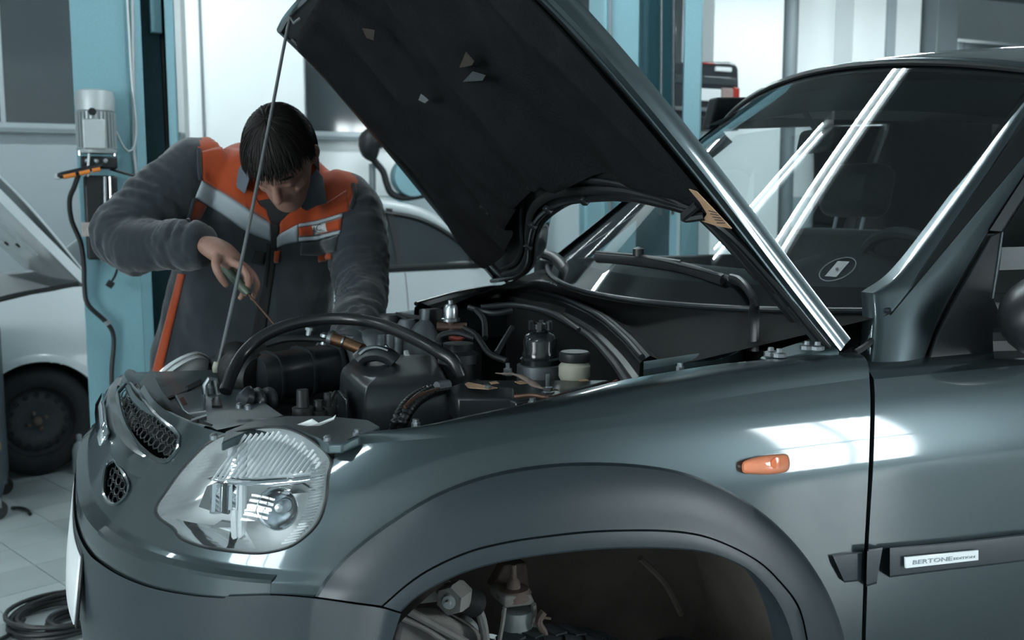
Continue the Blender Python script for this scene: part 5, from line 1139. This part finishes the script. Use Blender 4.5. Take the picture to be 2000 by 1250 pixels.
# coil of black cable
cc = np.asarray(onz(np.array(118.), np.array(1222.), 0.))
def coil(name, lab, c, R, n_, r, sq, seed):
    q = random.Random(seed); pts = []
    for k in range(n_ * 28):
        a = 2 * math.pi * k / 28; w_ = R * (1 + .10 * math.sin(k / 28 * 2.1 + seed) + .03 * math.sin(3.1 * a)); pts.append((w_ * math.cos(a) * 1.05, w_ * math.sin(a) * sq, r + r * 1.6 * (k / (n_ * 28)) * n_ * .55 + .006 * math.sin(a * 1.5 + k * .02)))
    t = thing(name, lab, 'cable', (c[0], c[1], 0)); MB().tube(pts, r, 8).build('cable_loop', 'cable_black', t); return t
c1 = coil('cable_coil', 'loosely coiled black cable lying on the tiles below the bumper', cc + np.array([.02, .02, 0]), .17, 7, .0085, .95, 1)
MB().tube(cr([(-.14, .02, .03), (-.17, -.06, .02), (-.22, -.10, .012), (-.33, -.16, .01), (-.5, -.22, .01)], 20), .0085, 8).build('cable_tail', 'cable_black', c1)
pts = [(.085 * (1 + .1 * math.sin(k / 9)) * math.cos(2 * math.pi * k / 26) + .03, .085 * (1 + .1 * math.sin(k / 9)) * math.sin(2 * math.pi * k / 26) - .06, .009 + .0125 * k / 26 * .6) for k in range(26 * 5)]
MB().tube(pts, .0085, 8).build('cable_loop', 'cable_black', c1)
c2_ = np.asarray(onz(np.array(25.), np.array(1000.), 0.))
h2 = tag(MB().tube(cr([onz(np.array(22.), np.array(992.), .012), onz(np.array(38.), np.array(992.), .012), onz(np.array(52.), np.array(996.), .012), onz(np.array(59.), np.array(1004.), .012)], 14), .009, 8).build('hose_end', 'cable_black'), 'short bent piece of black hose on the tiles beside the trolley', 'hose')

# ================================================================== dark car raised on the far lift, hose reel on the wall
dcx = wy(1410, 200, 5.6)
dc = thing('raised_car', 'dark grey car with red tail lamp raised on a lift behind the windscreen', 'car', (dcx[0], 5.6, 0))
def D(u, v, dy=0.): return wy(u, v, 5.6 + dy) - np.array([dcx[0], 5.6, 0])
p0, p1 = D(1330, 130), D(1443, 125)
yq2 = [D(1443, v) for v in (126, 160, 200, 240, 290, 340)]
def drow(v, dy, l=1225, r=1443): a, b = D(l, v), D(r, v); xx = np.linspace(0, 1, 20); return np.stack([a[0] + (b[0] - a[0]) * xx, dy + .10 * np.abs(2 * xx - 1) ** 4, np.full(20, (a[2] + b[2]) / 2)], 1)
MB().prism([D(1235, 122), D(1425, 120), D(1438, 124), D(1443, 134), D(1445, 255), D(1235, 262)], (0, .9, 0)).build('car_tail', 'dark_car_paint', dc, bevel=.02, seg=3)
pass; pass; pass
def dbox(u0, v0, u1, v1, dy, th, nm, m, par=dc): a, b = D(u0, v0), D(u1, v1); return MB().box(((a[0] + b[0]) / 2, dy, (a[2] + b[2]) / 2), (abs(b[0] - a[0]), th, abs(b[2] - a[2]))).build(nm, m, par, bevel=.008)
dbox(1366, 173, 1405, 199, -.02, .02, 'number_plate', 'plate_white')
dbox(1408, 172, 1429, 203, -.01, .03, 'tail_lamp', 'reflector_pink'); dbox(1429, 171, 1441, 205, -.01, .035, 'tail_lamp_outer', 'tail_red')
dbox(1396, 130, 1428, 141, -.005, .02, 'roof_lamp', 'tube_soft'); dbox(1366, 121, 1395, 127, -.005, .02, 'high_brake_lamp', 'tail_red')
dbox(1300, 144, 1436, 168, -.004, .02, 'rear_glass', 'window_glass'); dbox(1230, 205, 1440, 222, -.03, .08, 'rear_bumper', 'dark_bumper'); dbox(1230, 224, 1440, 250, -.05, .03, 'lower_bumper', 'black_steel')
for x in (-1.0, -.1): MB().box((x, .7, D(1400, 300)[2] / 2 - .02), (.12, .12, D(1400, 300)[2] - .02)).build('lift_column', 'lift_teal', dc, bevel=.01)
pass; pass
# black round fixture with blue panel hanging in front of the back wall
hr = wy(760, 330, 6.3)
rl_ = thing('hose_reel', 'black wall hose reel with a light blue drum beyond the hood edge', 'hose reel', (hr[0], 6.3, 0))
Q = lambda u, v, dy=0.: wy(u, v, 6.3 + dy) - np.array([hr[0], 6.3, 0])
MB().tube(cr([Q(735, 262), Q(722, 285), Q(730, 312), Q(748, 335), Q(755, 358), Q(765, 378), Q(790, 386), Q(830, 380)], 30), [.09, .10, .11, .11, .10, .09, .08, .06] + [.03] * 22, 12).build('reel_bracket', 'black_steel', rl_)
MB().lathe([(.0, -.05), (.17, -.05), (.18, 0), (.17, .10), (0, .10)], Q(805, 345), (0, 1, 0), 30).build('reel_drum', 'lift_teal', rl_)
MB().tube([Q(727, 320, .1), Q(728, 385, .1), Q(728, 640, .1)], .03, 8).build('reel_pipe', 'pipe_grey', rl_)
MB().box(Q(805, 345, .37), (.2, .56, .1)).build('wall_bracket', 'black_steel', rl_)
# ================================================================== the mechanic
from mathutils.bvhtree import BVHTree
from mathutils import noise as mnoise
mat('skin', (.25, .14, .105), .55, 0, var=.14, scale=45, bump=.04, bscale=160)
mat('hair', (.008, .0065, .006), .6, 0, spec=.25, var=.5, scale=60)
mat('jacket', (.022, .028, .033), .9, 0, spec=.2, var=.14, scale=60, bump=.12, bscale=500, sheen=.25)
mat('jacket_orange', (.27, .042, .011), .85, 0, spec=.2, var=.12, scale=60, bump=.12, bscale=500, sheen=.2)
mat('reflective', (.25, .29, .315), .6, .0, var=.06, scale=80, bump=.05, bscale=300)
mat('jacket_black', (.010, .011, .012), .9, var=.2)
mat('trousers', (.04, .047, .052), .9, 0, var=.15, scale=40)
mat('boots', (.015, .015, .016), .5); mat('patch_white', (.45, .48, .48), .7); mat('collar_blue', (.075, .095, .115), .85, 0, var=.15, scale=60, bump=.1, bscale=400)
KM = 1.07
A3 = lambda u, v, d: np.asarray(at(np.array(float(u)), np.array(float(v)), d * KM))
pel = A3(470, 690, 3.03)
STEP = .19
man = thing('person', 'mechanic in grey and orange work jacket bending over the open engine bay', 'person', (pel[0], pel[1] + .06, STEP))
MO = np.array([pel[0], pel[1] + .06, STEP])
def remesh(mb, name, vox, smooth=6, fac=.5):
    me = bpy.data.meshes.new(name); me.from_pydata(mb.v, [], mb.f); me.update()
    o = bpy.data.objects.new(name, me); COL.objects.link(o)
    m = o.modifiers.new('r', 'REMESH'); m.mode = 'VOXEL'; m.voxel_size = vox
    s = o.modifiers.new('s', 'SMOOTH'); s.iterations = smooth; s.factor = fac
    dg = bpy.context.evaluated_depsgraph_get(); dg.update(); out = bpy.data.meshes.new_from_object(o.evaluated_get(dg)); bpy.data.objects.remove(o)
    for p in out.polygons: p.use_smooth = True
    return out
def put(me, name, mats, par):
    for k in mats: me.materials.append(MATS[k])
    o = bpy.data.objects.new(name, me); COL.objects.link(o); o.parent = par; return o
def ringm(c, lat, dep, w_, d_, n=26, e=2.4):
    f = lambda t: np.sign(t) * abs(t) ** (2 / e)
    return np.array([c + lat * w_ * f(math.cos(k)) + dep * d_ * f(math.sin(k)) for k in np.linspace(0, 2 * math.pi, n, endpoint=False)])
# torso stations: pixel centre, depth, half width (pixels), half depth (m), tilt
ST = [(468, 760, 3.06, 168, .155, 0), (470, 700, 3.02, 166, .15, 0), (478, 650, 2.98, 164, .145, 1), (490, 600, 2.93, 162, .14, 3), (503, 520, 2.85, 154, .135, 6), (522, 440, 2.76, 150, .13, 10), (536, 385, 2.70, 150, .12, 13), (545, 345, 2.66, 128, .105, 14), (548, 325, 2.63, 88, .085, 13), (549, 312, 2.60, 62, .07, 10)]
def torso(k, dk):
    rows = []; C = [A3(u, v, d) for u, v, d, *_ in ST]
    for i, (u, v, d, w_, dp, ti) in enumerate(ST):
        ax = C[min(i + 1, len(ST) - 1)] - C[max(i - 1, 0)]; ax /= np.linalg.norm(ax); t = math.radians(ti)
        lat = Rt * math.cos(t) + Dn * math.sin(t); dep = np.cross(ax, lat); dep /= np.linalg.norm(dep); lat = np.cross(dep, ax)
        rows.append(ringm(C[i], lat, dep, w_ * d * KM / FPX * k, dp * dk * KM))
    return rows
ARM_R = [(425, 335, 2.68, .098), (372, 352, 2.64, .096), (300, 398, 2.58, .086), (243, 452, 2.52, .080), (262, 478, 2.49, .078), (315, 480, 2.46, .068), (370, 478, 2.43, .056), (400, 478, 2.415, .048)]
ARM_L = [(640, 392, 2.70, .088), (672, 408, 2.68, .092), (696, 470, 2.64, .080), (704, 540, 2.58, .070), (706, 590, 2.50, .064), (700, 640, 2.40, .056), (690, 690, 2.28, .050)]
def arm(L, k, a=0): return cr([A3(u, v, d) for u, v, d, r in L], 40), np.interp(np.linspace(0, 1, 40), np.linspace(0, 1, len(L)), [r * k * KM + a for *_, r in L])
# ---- head frame
hc = A3(550, 302, 2.44)
hh_ = np.array([-Fw[0], -Fw[1], 0]); hh_ /= np.linalg.norm(hh_); pit = math.radians(56); yaw_ = math.radians(-6)
hf = hh_ * math.cos(yaw_) + Rt * math.sin(yaw_); FY_ = hf * math.cos(pit) + np.array([0, 0, -1]) * math.sin(pit); FZ_ = hf * math.sin(pit) + np.array([0, 0, 1]) * math.cos(pit); FX_ = np.cross(FY_, FZ_)
rollh = math.radians(4); FX2 = FX_ * math.cos(rollh) + FZ_ * math.sin(rollh) * .0 + 0; 
def HD(x, y, z): return hc + (FX_ * x + FY_ * y + FZ_ * z) * KM
HS_ = [(-.118, .022, .020, .072), (-.106, .040, .042, .058), (-.08, .054, .066, .034), (-.05, .063, .082, .016), (-.02, .070, .092, .004), (.01, .0745, .097, 0), (.04, .0765, .098, -.004), (.07, .072, .091, -.008), (.095, .058, .074, -.010), (.110, .036, .046, -.010), (.117, .004, .005, -.010)]
def hring(z, a, b, yc, n=28, g=1.0): return np.array([HD(a * g * math.cos(k), yc + b * g * math.sin(k), z) for k in np.linspace(0, 2 * math.pi, n, endpoint=False)])
bd = MB()
bd.loft([hring(*q) for q in HS_], cu=True, cap=True)
bd.tube([HD(0, .088, .012), HD(0, .104, -.012), HD(0, .116, -.034), HD(0, .106, -.044)], [.008, .010, .013, .008], 12)        # nose
bd.sphere(HD(-.011, .100, -.038), .009); bd.sphere(HD(.011, .100, -.038), .009)
bd.tube([HD(-.045, .078, .018), HD(-.02, .093, .020), HD(0, .092, .016), HD(.02, .093, .020), HD(.045, .078, .018)], .008, 8)     # brow
for s in (-1, 1): bd.sphere(HD(s * .032, .080, -.002), .0145, n=12); bd.tube([HD(s * .055, .05, -.03), HD(s * .035, .075, -.035)], .016, 8)
bd.tube([HD(-.024, .084, -.068), HD(0, .093, -.066), HD(.024, .084, -.068)], .0075, 8); bd.tube([HD(-.02, .083, -.079), HD(0, .091, -.078), HD(.02, .083, -.079)], .0075, 8)
for s in (-1, 1):                                                                                              # ears
    e = [HD(s * .072, .0, -.035), HD(s * .082, -.008, -.02), HD(s * .089, -.014, .0), HD(s * .088, -.012, .018), HD(s * .080, .002, .024), HD(s * .074, .008, .01), HD(s * .074, .006, -.02)]
    bd.tube(cr(e, 20), .0065, 8); bd.sphere(HD(s * .079, -.003, -.003), .016, (.5, .7, 1.2), 10, 8)
nk = A3(549, 318, 2.62); bd.tube(cr([hc + FZ_ * -.05 - FY_ * .03, (hc + nk) / 2 - FY_ * .03, nk, A3(545, 360, 2.70)], 16), [.058, .060, .062, .064] * 4, 18)
bd.loft(torso(.86, .86), cu=True, cap=True)
for L in (ARM_R, ARM_L):
    P, r = arm(L, .72); bd.tube(P, list(r), 16)
# legs down to the step
for sx, fx_ in ((-.10, -.13), (.10, .13)):
    hip = pel + Rt * sx + np.array([0, .0, -.02]); knee = np.array([hip[0] + Rt[0] * .02 * np.sign(sx), hip[1] + .02 - .03, STEP + .47]); ank = np.array([hip[0], hip[1] + .06, STEP + .09])
    bd.tube(cr([hip, (hip + knee) / 2, knee, (knee + ank) / 2, ank], 24), list(np.interp(np.linspace(0, 1, 24), [0, .25, .5, .7, 1], [.092, .082, .056, .058, .040])), 16)
    toe = ank + hh_ * .17 + np.array([0, 0, -.055]); bd.tube([ank + np.array([0, 0, -.03]) - hh_ * .05, ank + np.array([0, 0, -.04]) + hh_ * .05, toe], [.04, .042, .030], 12)
# hands
def finger(pts, r=.0098):
    r *= KM; bd.tube(cr([A3(*p) for p in pts], 14), list(np.interp(np.linspace(0, 1, 14), [0, .5, 1], [r * 1.08, r, r * .78])), 10); bd.sphere(A3(*pts[-1]), r * .80, n=10, m=8)
bd.tube(cr([A3(392, 477, 2.42), A3(408, 480, 2.40), A3(430, 492, 2.39), A3(452, 508, 2.385), A3(462, 516, 2.385)], 14), [.030, .030, .031, .034, .037, .039, .040, .041, .041, .040, .038, .036, .033, .028], 16, flat=.72)
finger([(424, 500, 2.35), (421, 518, 2.33), (430, 540, 2.33), (441, 556, 2.345)], .0105)
finger([(448, 510, 2.36), (474, 524, 2.345), (486, 548, 2.35), (480, 574, 2.37)])
finger([(460, 508, 2.38), (488, 530, 2.375), (502, 555, 2.38), (494, 582, 2.40)])
finger([(462, 514, 2.41), (482, 540, 2.42), (480, 562, 2.425), (470, 582, 2.42)])
finger([(428, 492, 2.43), (446, 520, 2.45), (462, 545, 2.45), (476, 560, 2.44)], .0115)
# left hand behind the engine
lw = A3(690, 700, 2.25); bd.tube([A3(694, 680, 2.30), lw, lw + np.array([-.01, -.05, -.03])], [.028, .036, .034], 14, flat=.7)
for i, o in enumerate((-.030, -.010, .010, .030)): p = lw + np.array([0, -.05, -.03]) + Rt * o; bd.tube(cr([p, p + np.array([0, -.03, -.02]), p + np.array([.0, -.04, -.055])], 8), [.010, .0098, .0096, .0094, .009, .0088, .0084, .008], 8)
p = lw + Rt * -.035 + np.array([0, -.01, -.02]); bd.tube(cr([p, p + Rt * -.02 + np.array([0, -.03, -.02]), p + Rt * -.012 + np.array([0, -.05, -.04])], 8), .0105, 8)
bme = remesh(bd, 'person_body', .0045, 4)
bme.transform(Matrix.Translation(-Vector(MO))); body_o = put(bme, 'body', ['skin'], man)
# ---- jacket
jk = MB(); jk.loft(torso(1.0, 1.0), cu=True, cap=True)
for L in (ARM_R, ARM_L):
    P, r = arm(L, 1.0); jk.tube(P, list(r), 20)
jme = remesh(jk, 'jacket', .008, 5, .5)
V = np.array([v.co for v in jme.vertices]); N = np.array([v.normal for v in jme.vertices])
Pr, _ = arm(ARM_R, 1); Pl, _ = arm(ARM_L, 1)
def along(P, V):
    d = np.linalg.norm(V[:, None] - P[None], axis=2); return d.argmin(1) / len(P), d.min(1)
ar, dr = along(Pr, V); al, dl_ = along(Pl, V)
disp = np.zeros(len(V))
for i, p in enumerate(V):
    q = Vector(p)
    n1 = mnoise.noise(Vector((q.x * 9, q.y * 9, q.z * 3.5))) * .020 + mnoise.noise(Vector((q.x * 22, q.y * 22, q.z * 9)) + Vector((5, 3, 1))) * .005
    wa = max(0, 1 - dr[i] / .12) if ar[i] > .12 else 0; wl = max(0, 1 - dl_[i] / .12) if al[i] > .12 else 0
    fold = 0
    if wa > .05: s = ar[i]; fold += .024 * (.35 - abs(mnoise.noise(Vector((s * 17 + 2.5 * mnoise.noise(q * 6), q.z * 5 + q.x * 3, 1.7))))) * min(1, wa * 2) + .004 * mnoise.noise(Vector((s * 50, q.z * 8, 4)))
    if wl > .05: s = al[i]; fold += .024 * (.35 - abs(mnoise.noise(Vector((s * 16 + 2.5 * mnoise.noise(q * 6), q.x * 5, 7.7))))) * min(1, wl * 2)
    disp[i] = n1 * (1 - .6 * max(wa, wl)) + fold
V2 = V + N * disp[:, None]; jme.vertices.foreach_set('co', V2.ravel()); jme.update()
jb_ = bmesh.new(); jb_.from_mesh(jme); bvh = BVHTree.FromBMesh(jb_)
def pxw(P): d = P - CAMW; z = d @ Fw; return np.stack([1000 + FPX * (d @ Rt) / z, 625 + FPX * (d @ Dn) / z], -1)
YK_R = np.array([(396, 250), (480, 250), (560, 330), (545, 460), (530, 440), (490, 412), (440, 380), (394, 353), (386, 300)]); YK_L = np.array([(560, 300), (640, 300), (700, 350), (694, 375), (684, 408), (640, 424), (600, 435), (545, 458), (540, 430)])
cen = np.array([p.center for p in jme.polygons]); cp = pxw(cen); org = inpoly(cp, YK_R) | inpoly(cp, YK_L)
onarm = np.array([0] * len(cen))
mi = np.where(org, 1, 0); jme.polygons.foreach_set('material_index', mi.astype(np.int32))
jme.transform(Matrix.Translation(-Vector(MO))); jacket = put(jme, 'jacket', ['jacket', 'jacket_orange'], man)
def hitp(uv, off):
    r = Vector(ray(uv[0], uv[1])).normalized(); h = bvh.ray_cast(Vector(CAMW), r)
    if h[0] is None:
        h = bvh.find_nearest(Vector(CAMW) + r * 2.6); return np.array(h[0] + h[1] * off)
    n_ = h[1] if h[1].dot(r) < 0 else -h[1]; return np.array(h[0] + n_ * off)
def patch(T, B_, name, m, nu=24, nv=8, off=.004, par=None):
    a, b = cr(T, nu), cr(B_, nu); g_ = [[a[i] * (1 - s) + b[i] * s for i in range(nu)] for s in np.linspace(0, 1, nv)]
    rr = [[Vector(ray(*q)).normalized() for q in r] for r in g_]; hits = [[bvh.ray_cast(Vector(CAMW), r) for r in row] for row in rr]
    med = np.median([h[3] for row in hits for h in row if h[0] is not None]); rows = []
    for i, row in enumerate(hits):
        o = []
        for j, h in enumerate(row):
            r = rr[i][j]
            if h[0] is None or abs(h[3] - med) > .16:
                h = bvh.find_nearest(Vector(CAMW) + r * float(med))
            n_ = h[1] if h[1].dot(r) < 0 else -h[1]
            o.append(np.array(h[0] + n_ * (off * (.35 if i in (0, nv - 1) or j in (0, nu - 1) else 1))) - MO)
        rows.append(np.array(o))
    return MB().loft(rows).build(name, m, par or jacket, sharp=80, solid=.0012)
patch([(394, 296), (430, 288), (470, 290)], [(395, 352), (440, 379), (486, 408)], 'shoulder_yoke', 'jacket_orange', 30, 14)
patch([(470, 300), (490, 360), (505, 395), (522, 408)], [(482, 404), (500, 416), (515, 424), (530, 436)], 'shoulder_yoke', 'jacket_orange', 24, 10)
patch([(548, 432), (570, 412), (592, 404), (630, 400), (676, 372)], [(547, 456), (565, 448), (585, 438), (630, 428), (682, 412)], 'shoulder_yoke', 'jacket_orange', 30, 12)
patch([(394, 352), (440, 379), (490, 411), (529, 436)], [(380, 386), (432, 416), (482, 451), (531, 471)], 'reflective_stripe', 'reflective', 36, 7, .006)
patch([(380, 388), (404, 401)], [(367, 432), (386, 438)], 'side_panel', 'jacket_orange', 8, 8, .005)
patch([(540, 462), (560, 448), (583, 437)], [(541, 483), (560, 476), (583, 472)], 'reflective_stripe', 'reflective', 14, 7, .006)
patch([(583, 436), (620, 431), (645, 424), (670, 417)], [(583, 443), (620, 438), (645, 431), (670, 424)], 'reflective_stripe', 'reflective', 24, 4, .006)
patch([(583, 463), (620, 460), (645, 454), (666, 449)], [(583, 471), (620, 468), (645, 462), (664, 458)], 'reflective_stripe', 'reflective', 24, 4, .006)
patch([(584, 444), (620, 439), (645, 432), (669, 425)], [(584, 462), (620, 459), (645, 453), (666, 448)], 'chest_band', 'jacket_orange', 24, 6, .005)
lg = patch([(609, 441), (624, 438), (639, 434)], [(612, 459), (626, 456), (642, 452)], 'logo_patch', 'patch_white', 12, 5, .009)
tx = text('BRC', 1.0, 'ink', lg, (0, 0, 0), (1, 0, 0), (0, 1, 0)); wx = max(v.co.x for v in tx.data.vertices)
for v in tx.data.vertices:
    k_, j_ = v.co.x / wx, v.co.y / .72; q_ = np.array([613.5, 455.5]) + k_ * np.array([24.5, -6.0]) + j_ * np.array([-2.0, -12.0]); v.co = Vector(hitp(q_, .017) - MO)
patch([(620, 499), (647, 494)], [(621, 511), (649, 506)], 'pocket_tab', 'jacket_orange', 8, 4, .008)
patch([(537, 490), (548, 488)], [(534, 513), (545, 512)], 'pocket_tab', 'jacket_orange', 6, 5, .008)
patch([(588, 473), (625, 470), (662, 460)], [(586, 497), (622, 498), (655, 490)], 'pocket_flap', 'jacket', 18, 6, .007)
patch([(532, 436), (541, 436), (546, 442)], [(527, 486), (534, 488), (541, 488)], 'zip_gap', 'jacket_black', 8, 8, .004)
patch([(527, 486), (541, 488)], [(478, 700), (512, 700)], 'zip_gap', 'jacket_black', 8, 24, .003)
patch([(498, 488), (520, 492)], [(492, 512), (515, 516)], 'radio_pocket', 'jacket_black', 8, 6, .009)
patch([(522, 474), (530, 476)], [(512, 560), (522, 562)], 'placket_edge', 'jacket_black', 6, 14, .006)
patch([(350, 528), (364, 528)], [(298, 725), (316, 732)], 'side_piping', 'jacket_orange', 6, 26, .005)
for T_ in ([(389, 292), (389, 320), (392, 352)], [(380, 387), (372, 410), (367, 432)], [(690, 360), (693, 380), (684, 410)]):
    MB().tube([hitp(q_, .001) - MO for q_ in cr(T_, 16)], .006, 8).build('sleeve_seam', 'jacket', jacket)
# collar: two pointed flaps standing off the neck
def flap(pts, name, back):
    P = [A3(*p) - MO for p in pts]; return MB().prism(P, (np.array(back))).build(name, 'collar_blue', jacket, bevel=.002)
flap([(446, 342, 2.60), (470, 304, 2.60), (483, 318, 2.54), (486, 352, 2.52), (478, 379, 2.53), (462, 366, 2.57)], 'collar_flap', -hh_ * .008)
flap([(588, 406, 2.50), (600, 352, 2.50), (618, 330, 2.53), (630, 345, 2.57), (638, 396, 2.57), (618, 402, 2.54), (598, 412, 2.52)], 'collar_flap', -hh_ * .008)
c_r = cr([A3(470, 306, 2.60), A3(490, 296, 2.66), A3(545, 300, 2.72), A3(600, 312, 2.68), A3(622, 330, 2.58)], 30) - MO
MB().loft([c_r, c_r + np.array([0, 0, .03]), c_r + np.array([0, 0, .032]) + Fw * .012, c_r + Fw * .014 - np.array([0, 0, .04])]).build('collar_stand', 'collar_blue', jacket, sharp=50)
tsh = patch([(505, 392), (530, 388), (560, 392), (585, 400)], [(528, 432), (536, 440), (543, 440), (552, 430)], 'undershirt', 'jacket_black', 14, 8, .003)
# cuffs
for L in (ARM_R,):
    a, b = A3(*L[-1][:3]), A3(*L[-2][:3]); d = a - b; d /= np.linalg.norm(d); MB().tube([a - d * .035 - MO, a - d * .01 - MO, a + d * .006 - MO, a + d * .01 - MO], [.056, .054, .051, .040], 20).build('cuff', 'jacket', jacket, sharp=60)
# trousers and boots
tz = MB()
for sx in (-.10, .10):
    hip = pel + Rt * sx; knee = np.array([hip[0] + Rt[0] * .02 * np.sign(sx), hip[1] - .01, STEP + .47]); ank = np.array([hip[0], hip[1] + .06, STEP + .10])
    tz.tube(cr([hip + np.array([0, 0, .06]), (hip + knee) / 2, knee, (knee + ank) / 2, ank], 24) - MO, list(np.interp(np.linspace(0, 1, 24), [0, .25, .5, .7, 1], [.125, .105, .080, .078, .070])), 18)
tme = remesh(tz, 'trousers', .012, 5); put(tme, 'trousers', ['trousers'], man)
for sx in (-.10, .10):
    hip = pel + Rt * sx; ank = np.array([hip[0], hip[1] + .06, STEP]) - MO
    MB().loft([ringm(ank + hh_ * .05 + np.array([0, 0, z]) + hh_ * sft, Rt, hh_, w_, d_) for z, w_, d_, sft in ((.0, .052, .145, 0), (.03, .055, .15, 0), (.06, .050, .12, -.02), (.09, .045, .08, -.05), (.14, .046, .055, -.06))], cu=True, cap=True).build('boot', 'boots', man, sharp=60)
# ---- hair: layered shell with strands
hb = MB(); na_, ne_ = 90, 44; cc_ = np.array([0, -.004, .012]); rows = []; okm = np.zeros((ne_, na_), bool)
crown = np.array([.008, -.030, .112])
for i in range(ne_):
    ph = math.pi * .80 * i / (ne_ - 1); row = []
    for j in range(na_):
        th = 2 * math.pi * j / na_; dx, dy, dz = math.sin(ph) * math.cos(th), math.sin(ph) * math.sin(th), math.cos(ph)
        k = 1 / math.sqrt((dx / .0775) ** 2 + (dy / .100) ** 2 + (dz / .108) ** 2)
        s = mnoise.noise(Vector((th * 9, ph * 2.2, 3))) * .0035 + mnoise.noise(Vector((th * 28, ph * 3, 9))) * .0022
        front = max(0, dy) * max(0, 1 - abs(dz - .35) * 1.3)
        p = cc_ + np.array([dx, dy, dz]) * (k + .0085 + s + .006 * front + .002 * max(0, dz)); row.append(p)
        lim = .62 * math.pi if dy < -.3 else (.50 * math.pi if dy < .35 else .365 * math.pi + .03 * math.sin(th * 7) + .05 * mnoise.noise(Vector((th * 5, 0, 0))))
        okm[i, j] = ph < lim
    rows.append(np.array(row))
Vh = [tuple(HD(*p) - MO) for r in rows for p in r]; fh_ = []
for i in range(ne_ - 1):
    for j in range(na_):
        if okm[i, j] and okm[i, (j + 1) % na_]: fh_.append((i * na_ + j, i * na_ + (j + 1) % na_, (i + 1) * na_ + (j + 1) % na_, (i + 1) * na_ + j))
hair = MB().add(Vh, fh_).build('hair', 'hair', man, sharp=80, solid=.003)
st_ = MB(); q = random.Random(3)
for k in range(420):
    th = q.uniform(0, 2 * math.pi); ph0 = q.uniform(.05, .30) * math.pi; dyv = math.sin(th)
    ph1 = (.375 + q.uniform(-.03, .05)) * math.pi if dyv > .35 else ((.52 if dyv > -.3 else .63) + q.uniform(-.03, .02)) * math.pi
    pts = []
    for s in np.linspace(0, 1, 7):
        ph = ph0 + (ph1 - ph0) * s; t = th + .10 * math.sin(2 * s + k)
        d = np.array([math.sin(ph) * math.cos(t), math.sin(ph) * math.sin(t), math.cos(ph)]); kk = 1 / math.sqrt((d[0] / .0775) ** 2 + (d[1] / .100) ** 2 + (d[2] / .108) ** 2)
        p = HD(*(cc_ + d * (kk + .0105 + .003 * s * (dyv > .3) + q.uniform(0, .001)))); 
        if dyv > .45: p = p + np.array([0, 0, -.014 * s ** 3]) + hh_ * .004 * s
        pts.append(p - MO)
    st_.tube(pts, [.0016, .0022, .0024, .0024, .002, .0014, .0005], 4)
so = st_.build('hair_strands', 'hair', hair); so['kind'] = 'stuff'
for s in (-1, 1): MB().tube(cr([HD(s * .048, .079, .020), HD(s * .032, .092, .026), HD(s * .014, .094, .022)], 10) - MO, .003, 6).build('eyebrow', 'hair', man)
# ring on the finger
rg = A3(471, 521, 2.345); MB().tube([rg + (Rt * .5 + Dn * .75) * 0 + (np.array([0, 0, 1]) * math.cos(k) * .0105 + np.cross((Rt * .8 + Dn * .6), [0, 0, 1]) * math.sin(k) * .0105) - MO for k in np.linspace(0, 2 * math.pi, 20, endpoint=False)], .0016, 6, closed=True).build('finger_ring', 'chrome', man)
# screwdriver in the hand
s0_, s1_ = A3(432, 512, 2.40), A3(538, 636, 2.30)
sd_ = thing('screwdriver', 'thin screwdriver held in the hand of the mechanic', 'screwdriver', tuple(s0_))
d = s1_ - s0_
MB().tube([d * -.03, d * .0, d * .25, d * .46, d * .52], [.006, .013, .013, .012, .006], 12).build('handle', 'tool_green', sd_) if 'tool_green' in MATS else None
MB().tube([d * .5, d * .97, d], [.0028, .0028, .0018], 8).build('shaft', 'copper_dirty', sd_)
# the step he stands on
sp_ = thing('work_step', 'low grey work step under the feet of the mechanic', 'step', (MO[0], MO[1], 0))
MB().box((0, 0, STEP - .015), (.75, .55, .03)).build('tread', 'steel_dull', sp_, bevel=.004)
for x in (-.33, .33):
    for y in (-.22, .22): MB().box((x, y, (STEP - .03) / 2), (.04, .04, STEP - .03)).build('leg', 'steel_dull', sp_)
